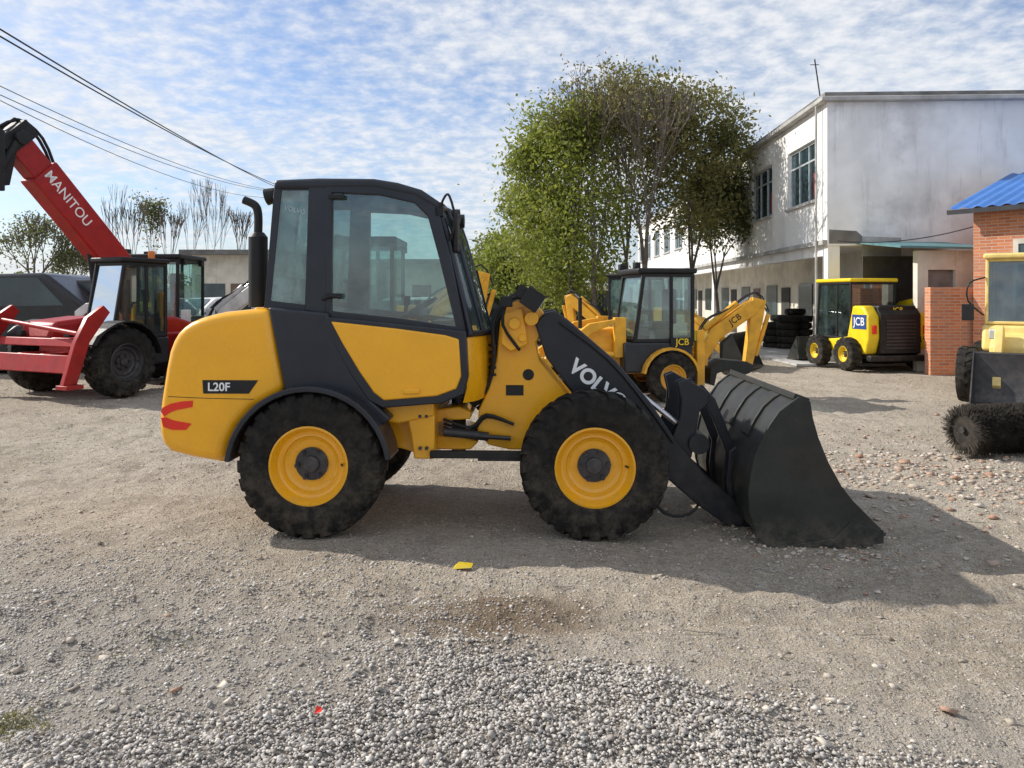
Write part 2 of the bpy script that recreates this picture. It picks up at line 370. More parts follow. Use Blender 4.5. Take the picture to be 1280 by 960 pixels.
def wf(u,v,grow=0,WP=WP,WB=WB):
    t=v*(len(WP)-1); i=min(int(t),len(WP)-2); f=t-i
    x=WP[i][0]*(1-f)+WP[i+1][0]*f; z=WP[i][1]*(1-f)+WP[i+1][1]*f; b=WB[i]*(1-f)+WB[i+1]*f
    return (x-.02+b*math.sin(math.pi*u)**.6+grow,YK+.02+u*(mir(YK)-YK-.04),z)
lpart('windscreen',MB().surf(wf,16,8),GLS,parent=cab,sharp=0)
wfr=MB()
wfr.tube([wf(i/14,0,.005) for i in range(15)],.022,8,0); wfr.tube([wf(i/14,1,.005) for i in range(15)],.026,8,0)
wfr.tube([wf(.16,j/8,.01) for j in range(9)],.02,8,0); wfr.tube([wf(.84,j/8,.01) for j in range(9)],.02,8,0)
wfr.tube([wf(.02,j/8,.0) for j in range(9)],.03,8,0); wfr.tube([wf(.98,j/8,.0) for j in range(9)],.03,8,0)
lpart('windscreen_frame',wfr,CHAR,parent=cab)
CP=P2([(588,419),(590,450),(590,485),(585,504)],YK)
def cfn(u,v):
    t=v*3;i=min(int(t),2);f=t-i
    return (CP[i][0]*(1-f)+CP[i+1][0]*f-.02+.17*math.sin(math.pi*u)**.5,YK+.02+u*(mir(YK)-YK-.04),CP[i][1]*(1-f)+CP[i+1][1]*f)
lpart('front_cowl',MB().surf(cfn,16,6),YEL,parent=cab)
vn=MB()
for i in range(5):
    z=PZ(432+i*9,6.0); a=cfn(.28,.3); vn.box((a[0]+.012,YK+.36,z),(.03,.20,.018),Matrix.Rotation(.35,3,'Z'))
lpart('air_vent',vn,BLK,parent=cab)
lpart('cab_floor',MB().b2(PX(340,YK)+.02,PX(584,YK)-.02,YK+.09,mir(YK)-.09,PZ(500,YK),PZ(470,YK)),BLK,parent=cab)
st=MB(); sx=PX(425,6.3)
st.box((sx+.05,YC,1.30),(.48,.46,.14)); st.box((sx-.20,YC,1.62),(.13,.46,.62),Matrix.Rotation(-.15,3,'Y')); st.box((sx-.26,YC,2.02),(.10,.26,.2),Matrix.Rotation(-.15,3,'Y'))
st.b2(sx-.15,sx+.2,YC-.18,YC+.18,1.0,1.24); st.box((sx+.05,YC-.27,1.5),(.34,.07,.06)); st.box((sx+.05,YC+.27,1.5),(.34,.07,.06))
lpart('driver_seat',st,SEATM,parent=cab,bevel=.04,seg=3)
sw=MB(); c=Vector((sx+.62,YC,1.66)); R=Matrix.Rotation(-.55,3,'Y')
sw.tube([c+R@Vector((.19*math.cos(t),.19*math.sin(t),0)) for t in [2*math.pi*i/24 for i in range(25)]],.016,8,0)
sw.cyl(c,c+R@Vector((0,0,-.62)),.035,.06); sw.cyl(c-R@Vector((.18,0,0)),c+R@Vector((.18,0,0)),.012,n=6)
sw.b2(sx+.78,sx+.95,YC-.3,YC+.3,1.05,1.58); sw.box((sx+.35,YC+.36,1.42),(.5,.12,.2)); sw.cyl((sx+.45,YC+.36,1.5),(sx+.48,YC+.36,1.72),.018); sw.cyl((sx+.48,YC+.36,1.70),(sx+.485,YC+.36,1.78),.03)
lpart('steering_column',sw,BLK,parent=cab,bevel=.01)
lpart('door_latch',MB().tube([(PX(430,YK),YK-.03,PZ(372,YK)),(PX(418,YK),YK-.04,PZ(370,YK)),(PX(406,YK),YK-.03,PZ(374,YK))],.014),BLK,parent=cab)
lpart('door_hinge',MB().box((PX(424,YK),YK-.025,PZ(246,YK)),(.12,.03,.035)),BLK,parent=cab,bevel=.006)
lpart('door_hinge',MB().box((PX(421,YK),YK-.025,PZ(370,YK)),(.12,.03,.04)),BLK,parent=cab,bevel=.006)
wl=MB(); wl.cyl((PX(344,5.75),5.78,PZ(242,5.75)),(PX(332,5.75),5.78,PZ(245,5.75)),.055,.065,n=20); wl.cyl((PX(350,5.75),5.8,PZ(232,5.75)),(PX(340,5.75),5.78,PZ(240,5.75)),.02)
lpart('work_lamp',wl,BLK,parent=cab)
mr=MB(); mr.tube([(PX(552,5.7),5.7,PZ(262,5.7)),(PX(560,5.68),5.66,PZ(245,5.66)),(PX(566,5.68),5.64,PZ(246,5.66)),(PX(572,5.68),5.66,PZ(272,5.66)),(PX(566,5.7),5.7,PZ(300,5.7))],.010,8)
mr.box((PX(552,5.7),5.72,PZ(262,5.7)),(.06,.07,.10))
lpart('mirror_bracket',mr,BLK,parent=cab,bevel=.004)
lpart('wing_mirror',MB().box((PX(572,5.7),5.80,PZ(290,5.7)),(.035,.19,.30)),BLK,parent=cab,bevel=.015)
for yy in (6.2,6.6):
    lpart('roof_lamp',MB().cyl((PX(560,5.7),yy,PZ(262,5.7)),(PX(560,5.7)+.06,yy,PZ(262,5.7)),.06,n=16),BLK,parent=cab)
lpart('windscreen_wiper',MB().tube([wf(.3,.95,.03),wf(.42,.5,.03)],.008,6,0),BLK,parent=cab)
def fender(ya,yb,cpx,cpy,ro_,ri_,a0,a1):
    fe=MB(); cx=PX(cpx,5.5); cz=PZ(cpy,5.5); n=22
    out=[];inn=[]
    for i in range(n+1):
        a=math.radians(a0+(a1-a0)*i/n); out.append((cx+ro_*math.cos(a),cz+ro_*math.sin(a))); inn.append((cx+ri_*math.cos(a),cz+ri_*math.sin(a)))
    m=n+1; vs=[(x,ya,z) for x,z in out]+[(x,ya,z) for x,z in inn]+[(x,yb,z) for x,z in out]+[(x,yb,z) for x,z in inn]; fs=[]
    for i in range(n):
        j=i+1; fs+=[(i,j,m+j,m+i),(2*m+i,3*m+i,3*m+j,2*m+j),(i,2*m+i,2*m+j,j),(m+i,m+j,3*m+j,3*m+i)]
    fs+=[(0,m,3*m,2*m),(n,2*m+n,3*m+n,m+n)]
    return fe.add(vs,fs)
lpart('mudguard',fender(5.49,5.84,387,590,.615,.575,174,8),CHAR,bevel=.008)
lpart('mudguard',fender(mir(5.84),mir(5.49),387,590,.615,.575,174,8),CHAR)
fr=MB(); yf=5.95
fr.prism(P2([(300,540),(470,512),(545,506),(548,540),(545,574),(500,560),(470,575),(300,585)],yf),yf,mir(yf))
fr.prism(P2([(508,508),(546,506),(546,574),(520,574),(516,545)],5.80),5.80,mir(5.80))
fr.prism(P2([(470,508),(545,503),(545,520),(500,530),(478,526)],5.78),5.78,mir(5.78))
fr.prism(P2([(545,512),(575,508),(590,515),(590,524),(560,526),(545,530)],6.0),6.0,mir(6.0))
fr.prism(P2([(545,545),(580,545),(600,552),(590,562),(545,562)],6.0),6.0,mir(6.0))
lpart('rear_chassis',fr,YEL,bevel=.012)
for a,b in ((528,520),(536,520),(528,560),(536,560)): lpart('frame_bolt',MB().cyl((PX(a,5.8),5.775,PZ(b,5.8)),(PX(a,5.8),5.80,PZ(b,5.8)),.014,n=6),DSTEEL)
lpart('articulation_joint',MB().cyl((PX(572,6.1),YC-.1,PZ(500,6.1)),(PX(572,6.1),YC-.1,PZ(570,6.1)),.06,n=16),DSTEEL)
sc=MB().cyl((PX(556,5.9),5.92,PZ(540,5.9)),(PX(612,5.9),5.98,PZ(548,5.9)),.035,n=14); sc.cyl((PX(600,5.9),5.94,PZ(546,5.9)),(PX(640,5.9),5.98,PZ(550,5.9)),.018,n=10)
lpart('steering_cylinder',sc,DSTEEL)
sb=MB().b2(PX(540,5.75),PX(655,5.75),5.74,5.80,PZ(573,5.75),PZ(564,5.75)); sb.b2(PX(600,5.75),PX(655,5.75),5.74,5.95,PZ(576,5.75),PZ(572,5.75))
lpart('side_rail',sb,BLK,bevel=.008)
for px,py in ((387,587),(748,592)):
    ax=MB(); cx=PX(px,5.5); cz=.54
    ax.cyl((cx,5.72,cz),(cx,mir(5.72),cz),.09,n=18); ax.cyl((cx,YC-.18,cz),(cx,YC+.18,cz),.20,n=20)
    ax.cyl((cx,5.72,cz),(cx,5.83,cz),.17,.13,n=20); ax.cyl((cx,mir(5.72),cz),(cx,mir(5.83),cz),.17,.13,n=20)
    lpart('axle',ax,DSTEEL,bevel=.01)
ff=MB(); y1=6.02
tw=[(627,402),(634,382),(650,374),(668,376),(681,390),(684,408),(672,428),(676,450),(700,478),(722,505),(740,530),(720,562),(640,562),(612,556),(598,540),(600,512),(612,486),(622,448)]
for ya in (y1,mir(y1)-.05): ff.prism(P2(tw,y1),ya,ya+.05)
ff.prism(P2([(640,440),(672,440),(700,480),(730,530),(716,560),(640,560),(610,540),(620,500)],y1),y1+.05,mir(y1)-.05)
ff.prism(P2([(629,392),(655,384),(662,430),(640,440),(628,430)],5.97),5.95,6.03)
FF=lpart('front_frame',ff,YEL,bevel=.012)
lpart('frame_hole',MB().cyl((PX(662,y1),y1-.003,PZ(468,y1)),(PX(662,y1),y1+.01,PZ(468,y1)),.045,n=20),BLK,parent=FF)
W_=lpart('warning_plate',MB().b2(PX(634,y1),PX(656,y1),y1-.003,y1+.005,PZ(494,y1),PZ(481,y1)),BLK,parent=FF)
for a,b,r,ya in ((666,398,.055,5.93),(645,404,.045,5.92),(655,422,.03,5.92)): lpart('pivot_pin',MB().cyl((PX(a,6),ya,PZ(b,6)),(PX(a,6),YC,PZ(b,6)),r,n=20),YEL,bevel=.005)
hl=MB(); c=Vector((PX(668,5.86),5.86,PZ(374,5.86))); R=Matrix.Rotation(.6,3,'Y')
hl.box(c,(.15,.22,.15),R); hl.box(c+R@Vector((-.10,0,0)),(.08,.16,.10),R); hl.box(c+Vector((-.20,0,-.02)),(.09,.12,.08)); hl.tube([c+Vector((-.20,0,-.02)),c+Vector((-.23,.04,-.2)),c+Vector((-.1,.1,-.4))],.014)
HL=lpart('headlight',hl,BLK,bevel=.02)
lpart('lamp_glass',MB().box(c+R@Vector((.077,0,0)),(.006,.18,.11),R),LAMP,parent=HL)
rnd=random.Random(3)
for i in range(12):
    y=YC-.36+.06*i; k=rnd.uniform(-9,9); hs=MB()
    hs.tube([(PX(590+k,y),y,PZ(505+k,y)),(PX(612+k,y),y,PZ(490,y)),(PX(624+k,y),y-.03,PZ(450,y)),(PX(622+k*.6,y),y,PZ(405+k,y)),(PX(646,y),y,PZ(376+k,y)),(PX(672,y),y,PZ(388,y))],.016,8,5)
    lpart('hydraulic_hose',hs,HOSE)
for i in range(5):
    y=5.96+.05*i
    lpart('hydraulic_hose',MB().tube([(PX(556,y),y,PZ(524+5*i,y)),(PX(590,y),y,PZ(534+4*i,y)),(PX(610,y),y,PZ(518+3*i,y)),(PX(644,y),y,PZ(530,y))],.012,8,4),HOSE)
arm_pts=[(670,404),(682,391),(696,388),(712,400),(770,450),(812,500),(844,548),(880,590),(928,630),(942,648),(936,662),(918,660),(874,630),(834,596),(782,551),(724,499),(684,446)]
ya=6.00
for k,(a,b) in enumerate(((ya-.05,ya+.04),(mir(ya)-.04,mir(ya)+.05))):
    A=lpart('lift_arm',MB().prism(P2(arm_pts,ya),a,b),ARM,bevel=.015,seg=3)
    if k==0:
        text(A,'lettering','VOLVO',.160,WHT,(PX(748,ya),ya-.052,PZ(480,ya)),(1,0,-.80),(0.80,0,1),ext=.0012,bold=.006,off=LO,sx=.98)
lpart('arm_crossbar',MB().cyl((PX(860,YC),ya,.62),(PX(860,YC),mir(ya),.62),.08,n=16),ARM)
for y in (YC-.34,YC-.24,YC+.22,YC+.32):
    lpart('tilt_lever',MB().prism(P2([(845,476),(856,472),(880,486),(884,500),(872,512),(866,545),(862,568),(852,574),(842,562),(838,545),(848,520),(850,498)],6.1),y,y+.025),ARM,bevel=.006)
yq=YC-.28
lpart('tilt_cylinder',MB().cyl((PX(690,yq),yq,PZ(398,yq)),(PX(792,yq),yq,PZ(486,yq)),.042,n=16),ARM)
lpart('arm_pipe',MB().tube([(PX(700,6.0),5.94,PZ(402,6.0)),(PX(760,6.0),5.94,PZ(448,6.0)),(PX(808,6.0),5.94,PZ(505,6.0)),(PX(840,6.0),5.94,PZ(550,6.0))],.012),BLK)
lpart('piston_rod',MB().cyl((PX(785,yq),yq,PZ(480,yq)),(PX(845,yq),yq,PZ(527,yq)),.022,n=12),STEEL)
for y in (YC-.26,YC+.22):
    lpart('bucket_link',MB().prism(P2([(868,484),(878,480),(894,498),(914,548),(926,566),(918,576),(908,566),(888,516)],6.1),y,y+.04),ARM,bevel=.008)
for y in (6.0,6.14,mir(6.16),mir(6.02)):
    lpart('quick_hitch',MB().prism(P2([(912,562),(922,554),(958,562),(948,600),(950,650),(934,666),(914,655),(908,600)],6.0),y,y+.025),ARM,bevel=.006)
lpart('hitch_shaft',MB().cyl((PX(920,6),5.93,PZ(645,6)),(PX(920,6),mir(5.93),PZ(645,6)),.035),ARM)
lpart('hydraulic_hose',MB().tube([(PX(800,5.95),5.95,PZ(600,5.95)),(PX(830,5.95),5.93,PZ(638,5.95)),(PX(862,5.95),5.95,PZ(640,5.95)),(PX(880,5.95),6.0,PZ(622,5.95))],.012),HOSE)
YB=5.48
bo=[(1000,496),(986,505),(974,516),(964,532),(955,549),(947,569),(942,591),(939,612),(940,636),(948,664),(970,686),(1098,670)]
bi=[(1098,662),(974,676),(956,658),(949,634),(948,612),(951,592),(956,570),(964,552),(972,538),(982,523),(992,512),(1004,504)]
BK=lpart('bucket',MB().prism(P2(bo+bi,YB),YB+.012,mir(YB)-.012),BUCK,bevel=.004)
side=[(998,494),(1012,500),(1015,520),(1022,545),(1034,575),(1050,604),(1064,622),(1079,637),(1098,656),(1099,672),(968,689),(946,666),(937,636),(936,612),(939,590),(944,567),(953,547),(962,529),(974,512)]
for y in (YB-.014,mir(YB)-.014):
    lpart('side_plate',MB().prism(P2(side,YB),y,y+.028),BUCK,parent=BK,bevel=.004)
lpart('side_wear_strip',MB().prism(P2([(1060,648),(1100,657),(1100,673),(968,690),(960,680),(1040,668)],YB),YB-.026,YB-.012),BUCK,parent=BK,bevel=.003)
for i in range(3):
    y=YB+.42+i*(mir(YB)-YB-.84)/2
    lpart('stiffening_rib',MB().prism(P2([(1000,494),(985,502),(971,514),(960,531),(950,551),(953,556),(964,536),(982,514),(1004,502)],YB),y-.10,y+.10),BUCK,parent=BK,bevel=.006)
lpart('top_rim',MB().prism(P2([(994,490),(1013,497),(1011,504),(992,498)],YB),YB+.014,mir(YB)-.014),BUCK,parent=BK,bevel=.004)
lpart('cutting_edge',MB().prism(P2([(1060,665),(1103,660),(1103,664),(1060,674)],YB),YB-.02,mir(YB)+.02),DSTEEL,parent=BK)
TR=.548
for px,py in ((387,587),(748,592)):
    cx=PX(px,5.5)
    for y,s in ((5.665,-1),(mir(5.665),1)):
        wheel(lroot,(cx-LO[0],y-LO[1],TR-.012),TR,.33,s,YEL,name='wheel')
lroot.rotation_euler=(0,0,math.radians(-1.6))

# ================================================================== helper machines
def boxcab(root,x0,x1,y0,y1,z0,z1,frame,glass,roofm,lean=0.15,pil=.06):
    c=sub(root,'cab'); m=MB()
    pts=[(x0,z0),(x1,z0),(x1,z1),(x0+lean,z1)]; ins=[(x0+pil*1.2,z0+pil),(x1-pil,z0+pil),(x1-pil,z1-pil),(x0+lean+pil,z1-pil)]
    for a,b in ((y0,y0+.05),(y1-.05,y1)): m.frame(pts,ins,a,b)
    xm=x0+(x1-x0)*.62
    for a,b in ((y0,y0+.05),(y1-.05,y1)): m.b2(xm-.03,xm+.03,a+.004,b-.004,z0+pil,z1-pil)
    m.prismx([(y0+.05,z0),(y1-.05,z0),(y1-.05,z0+pil),(y0+.05,z0+pil)],x1-.05,x1); m.prismx([(y0+.05,z1-pil),(y1-.05,z1-pil),(y1-.05,z1),(y0+.05,z1)],x1-.05,x1)
    m.b2(x0,x0+.05,y0+.05,y1-.05,z0,z0+pil); m.b2(x0+lean,x0+lean+.05,y0+.05,y1-.05,z1-pil,z1)
    part(c,'cab_frame',m,frame,bevel=.012)
    g=MB()
    for y in (y0+.025,y1-.025): g.add([(a,y,b) for a,b in ins],[(0,1,2,3)])
    g.add([(x0+.03,y0+.05,z0+pil),(x0+.03,y1-.05,z0+pil),(x0+lean+.03,y1-.05,z1-pil),(x0+lean+.03,y0+.05,z1-pil)],[(0,1,2,3)])
    g.add([(x1-.03,y0+.05,z0+pil),(x1-.03,y1-.05,z0+pil),(x1-.03,y1-.05,z1-pil),(x1-.03,y0+.05,z1-pil)],[(0,1,2,3)])
    part(c,'cab_glazing',g,glass,sharp=0)
    r=MB().b2(x0+lean-.08,x1+.04,y0-.03,y1+.03,z1,z1+.09); part(c,'roof',r,roofm,bevel=.03,seg=3)
    s=MB(); xm=(x0+x1)/2+.1; ym=(y0+y1)/2
    s.box((xm,ym,z0+.28),(.4,.42,.12)); s.box((xm+.2,ym,z0+.6),(.12,.42,.6)); s.b2(xm-.12,xm+.15,ym-.15,ym+.15,z0-.05,z0+.25)
    part(c,'driver_seat',s,SEATM,bevel=.03)
    s=MB().cyl((xm-.45,ym,z0+.05),(xm-.32,ym,z0+.55),.03); s.cyl((xm-.33,ym,z0+.54),(xm-.31,ym,z0+.57),.17,n=20); part(c,'steering_wheel',s,BLK)
    return c
def arcguard(m,x,z,ro_,ri_,f0,f1,ya,yb,n=12):
    for i in range(n):
        a0=math.pi*(f0+(f1-f0)*i/n); a1=math.pi*(f0+(f1-f0)*(i+1)/n)
        m.prism([(x+ro_*math.cos(a0),z+ro_*math.sin(a0)),(x+ro_*math.cos(a1),z+ro_*math.sin(a1)),(x+ri_*math.cos(a1),z+ri_*math.sin(a1)),(x+ri_*math.cos(a0),z+ri_*math.sin(a0))],ya,yb)
def backhoe(loc,rot,ym,label,group=None,letters=True,detail=True,name='backhoe_loader',boomtext=None,st=1.0,cw=.60,cx0=-.72):
    r=thing(name,label,'backhoe loader',loc,rot,group)
    S=lambda pts:[(.9+(x-.9)*st if x>.9 else x,z) for x,z in pts]
    S3=lambda x:.9+(x-.9)*st if x>.9 else x
    m=MB(); m.b2(-1.7,.55,-.35,.35,.45,.85); m.prism([(-1.85,.55),(-.75,.55),(-.75,1.25),(-1.7,1.18),(-1.85,1.05)],-.42,.42)
    part(r,'bonnet',m,ym,bevel=.04,seg=3)
    m=MB().b2(-.78,.42,-.66,.66,.5,1.0); part(r,'chassis',m,CHAR,bevel=.03)
    boxcab(r,cx0,.46,-.64,-.64+2*cw,1.0,2.16,BLK,GLS,BLK)
    for s in (-1,1):
        m=MB(); arcguard(m,0,.42,.50,.46,.05,.95,s*.62-.17*(s<0),s*.62+.17*(s>0)); part(r,'mudguard',m,ym)
    for y,s in ((-.72,-1),(.72,1)):
        wheel(r,(0,y,.42),.42,.28,s,ym,nlug=16,detail=detail); wheel(r,(-1.45,y*.92,.34),.34,.24,s,ym,nlug=16,detail=detail)
    for y in (-.5,.5):
        m=MB()
        m.prism([(-.85,1.35),(-.7,1.42),(-1.35,1.32),(-2.0,.85),(-2.45,.42),(-2.5,.3),(-2.38,.3),(-1.9,.70),(-1.3,1.16)][::1],y-.05,y+.05)
        m.cyl((-.9,y,.8),(-1.7,y,.85),.045); m.b2(-.92,-.72,y-.06,y+.06,.75,1.42)
        part(r,'loader_arm',m,ym,bevel=.01)
    m=MB()
    bp=[(-2.45,.62),(-2.42,.3),(-2.5,.1),(-3.0,.05),(-3.0,.02),(-2.48,.04),(-2.36,.26),(-2.38,.66),(-2.6,.85),(-2.63,.82)]
    m.prism(bp,-.8,.8)
    for y in (-.8,.78): m.prism([(-2.63,.84),(-2.36,.64),(-2.36,.26),(-2.48,.03),(-3.0,.03)],y,y+.02)
    part(r,'front_bucket',m,BUCK)
    m=MB().b2(.50,.68,-.55,.55,.35,.75); m.cyl((.78,0,.3),(.78,0,1.0),.12,n=16); m.b2(.6,.9,-.2,.2,.55,.75)
    part(r,'kingpost',m,ym,bevel=.015)
    for y in (-.58,.58): part(r,'stabiliser_leg',MB().b2(.50,.64,y-.07,y+.07,.05,1.2),ym,bevel=.015)
    m=MB().prism(S([(.72,.62),(.92,.60),(1.15,1.02),(1.72,1.45),(1.86,1.66),(1.74,1.74),(1.58,1.66),(1.0,1.20)]),-.09,.09)
    m.cyl((.9,0,1.18),(S3(1.45),0,1.66),.055,n=12); Bm=part(r,'boom',m,ym,bevel=.02)
    if boomtext: text(Bm,'lettering',boomtext,.16,BLK,(S3(1.38),-.092,1.36),(1*st,0,.8),(-.8,0,1),bold=.001)
    m=MB().prism(S([(1.68,1.76),(1.90,1.70),(1.84,1.3),(1.66,.46),(1.54,.46),(1.62,1.2)]),-.07,.07); m.cyl((S3(1.96),0,1.45),(S3(1.75),0,.7),.04,n=12)
    part(r,'dipper_arm',m,ym,bevel=.015)
    part(r,'piston_rod',MB().cyl((1.1,0,1.32),(S3(1.62),0,1.74),.025,n=10),STEEL)
    m=MB().prism(S([(1.62,.55),(1.5,.62),(1.1,.66),(.92,.5),(.9,.25),(.98,.2),(1.02,.42),(1.2,.48),(1.34,.34),(1.55,.42)]),-.26,.26); part(r,'digging_bucket',m,BUCK,bevel=.01)
    for y in (-.04,.04): part(r,'hydraulic_hose',MB().tube([(.75,y,1.0),(.95,y,1.35),(S3(1.3),y,1.55),(S3(1.75),y,1.85),(S3(1.95),y,1.5)],.014),HOSE)
    for y in (-.45,.35): part(r,'work_lamp',MB().box((cx0+.12,y,2.3),(.1,.14,.1)),BLK,bevel=.01); part(r,'work_lamp',MB().box((.48,y,2.1),(.08,.12,.1)),BLK,bevel=.01)
    part(r,'exhaust_pipe',MB().cyl((-1.3,.25,1.2),(-1.3,.25,1.75),.035),BLK)
    if letters:
        m=MB().b2(.02,.42,-.685,-.642,.94,1.075); q=part(r,'name_plate',m,BLK)
        text(q,'lettering','JCB',.155,YEL3,(.22,-.688,1.005),(1,0,0),(0,0,1),bold=.001)
    return r
backhoe((PX(826,12.9),13.4,0),math.radians(10),YEL2,'yellow backhoe loader with black cab and folded digging arm',boomtext='JCB',st=1.18,cw=.54,cx0=-.62)
gp='used diggers parked in rows across the yard'
def bk(px,y,ro,sc,m_=YEL2,lb='old yellow backhoe loader parked by the trees',bt=None):
    r=backhoe((PX(px,y),y,0),math.radians(ro),m_,lb,gp,False,False,boomtext=bt); r.scale=(sc,sc,sc)
bk(464,16,0,1.32,bt='JCB'); bk(792,20,150,1.05)
bk(212,18.2,0,1.22,WCAR,'white backhoe loader parked behind the telehandler')

def telehandler():
    a=math.radians(65); r=thing('telehandler','red telescopic handler with raised boom and muddy tyres','telehandler',(-7.26,15.1,0),a)
    m=MB(); m.b2(-1.9,1.3,-.42,.42,.55,1.05); m.prism([(.0,1.0),(1.1,1.0),(1.1,1.6),(.9,2.1),(.4,2.1),(.2,1.5)],.80,1.40); part(r,'chassis',m,RED,bevel=.03)
    m=MB().prism([(-1.95,1.0),(1.3,.95),(1.35,1.2),(.8,1.36),(-1.0,1.40),(-1.8,1.32)],.10,1.0); part(r,'engine_cover',m,RED,bevel=.08,seg=3)
    boxcab(r,-1.35,-.15,-.76,.02,1.0,2.40,BLK,DGL,BLK,lean=.25)
    m=MB().b2(-1.36,-.12,-.77,.02,.5,1.0); part(r,'cab_step',m,CHAR,bevel=.03)
    for x in (-1.4,1.0):
        for y,s in ((-1.05,-1),(1.05,1)): wheel(r,(x,y,.62),.62,.42,s,DSTEEL,nlug=20)
    for y in (-1.05,1.05):
        m=MB(); arcguard(m,-1.4,.62,.73,.70,.05,.85,y-.22,y+.22,10); part(r,'mudguard',m,BLK)
    m=MB().prism([(-2.42,.50),(-2.25,.48),(-2.18,.78),(-2.35,.80)],-1.1,1.3); m.prism([(-2.2,.92),(-2.1,.92),(-2.05,1.05),(-2.15,1.06)],-1.1,1.3); m.b2(-2.3,-1.8,-.35,-.2,.55,.8); m.b2(-2.3,-1.8,.25,.4,.55,.8); part(r,'front_beam',m,RED,bevel=.015)
    for y in (-1.14,1.32):
        m=MB().prism([(-2.55,.30),(-2.3,.33),(-2.08,1.0),(-1.70,1.50),(-1.82,1.62),(-2.12,1.42),(-2.34,1.0)],y-.05,y+.05); m.b2(-2.55,-2.25,y-.14,y+.14,.25,.32); part(r,'stabiliser_leg',m,RED,bevel=.01)
    part(r,'cross_tube',MB().cyl((-2.2,-1.05,1.15),(-2.05,1.2,1.35),.04),RED)
    for y in (-.55,.75): part(r,'headlight',MB().box((-2.0,y,1.12),(.10,.16,.10)),BLK,bevel=.02)
    part(r,'beacon',MB().cyl((-.3,-.5,2.49),(-.3,-.5,2.64),.06,n=16),ORL)
    p=Vector((.67,1.1,1.85)); q=Vector((-1.88,1.1,4.55)); d=(q-p).normalized(); ang=math.atan2(q.z-p.z,-(q.x-p.x)); R=Matrix.Rotation(ang,3,'Y')
    L=(q-p).length
    B=part(r,'boom',MB().box((p+q)/2-d*.3,(L-.6,.42,.60),R),RED,bevel=.03)
    part(B,'inner_boom',MB().box(q-d*.35,(1.1,.32,.46),R),RED,bevel=.02)
    nrm=R@Vector((0,0,1))
    text(B,'lettering','MANITOU',.27,WHT,tuple(p+d*2.45+Vector((0,-.213,0))),tuple(-d),tuple(nrm),bold=.001)
    h=MB(); h.box(q+d*.12,(.34,.46,.68),R); h.box(q+Vector((-.28,0,-.42)),(.28,.36,.7),Matrix.Rotation(.2,3,'Y')); h.cyl(q+Vector((.0,-.24,.2)),q+Vector((-.4,-.24,-.5)),.07); h.cyl(q+Vector((.0,.24,.2)),q+Vector((-.4,.24,-.5)),.07)
    h.cyl(q+d*.1+Vector((0,-.34,0)),q+d*.1+Vector((0,.34,0)),.12)
    for z in (-.85,-.5,-.05): h.b2(q.x-.62,q.x-.5,q.y-.5,q.y+.5,q.z+z,q.z+z+.12)
    for y in (-.5,-.18,.18,.5): h.b2(q.x-.64,q.x-.52,q.y+y-.05,q.y+y+.05,q.z-.95,q.z+.1)
    h.tube([q+nrm*.3-d*.8,q+nrm*.5-d*.2,q+nrm*.35+d*.3,q+Vector((-.5,0,.1))],.03); h.tube([q+nrm*.3-d*.8+Vector((0,.1,0)),q+nrm*.42-d*.2,q+nrm*.3+d*.35,q+Vector((-.5,0.1,-.2))],.03)
    part(B,'fork_carriage',h,BLK,bevel=.01)
    part(r,'lift_cylinder',MB().cyl((-.2,1.1,1.3),p+d*1.6+Vector((0,0,-.25)),.07),BLK)
    part(r,'hydraulic_hose',MB().tube([p+d*.4+nrm*.34,p+d*1.6+nrm*.36,p+d*2.9+nrm*.33],.025),BLK)
telehandler()

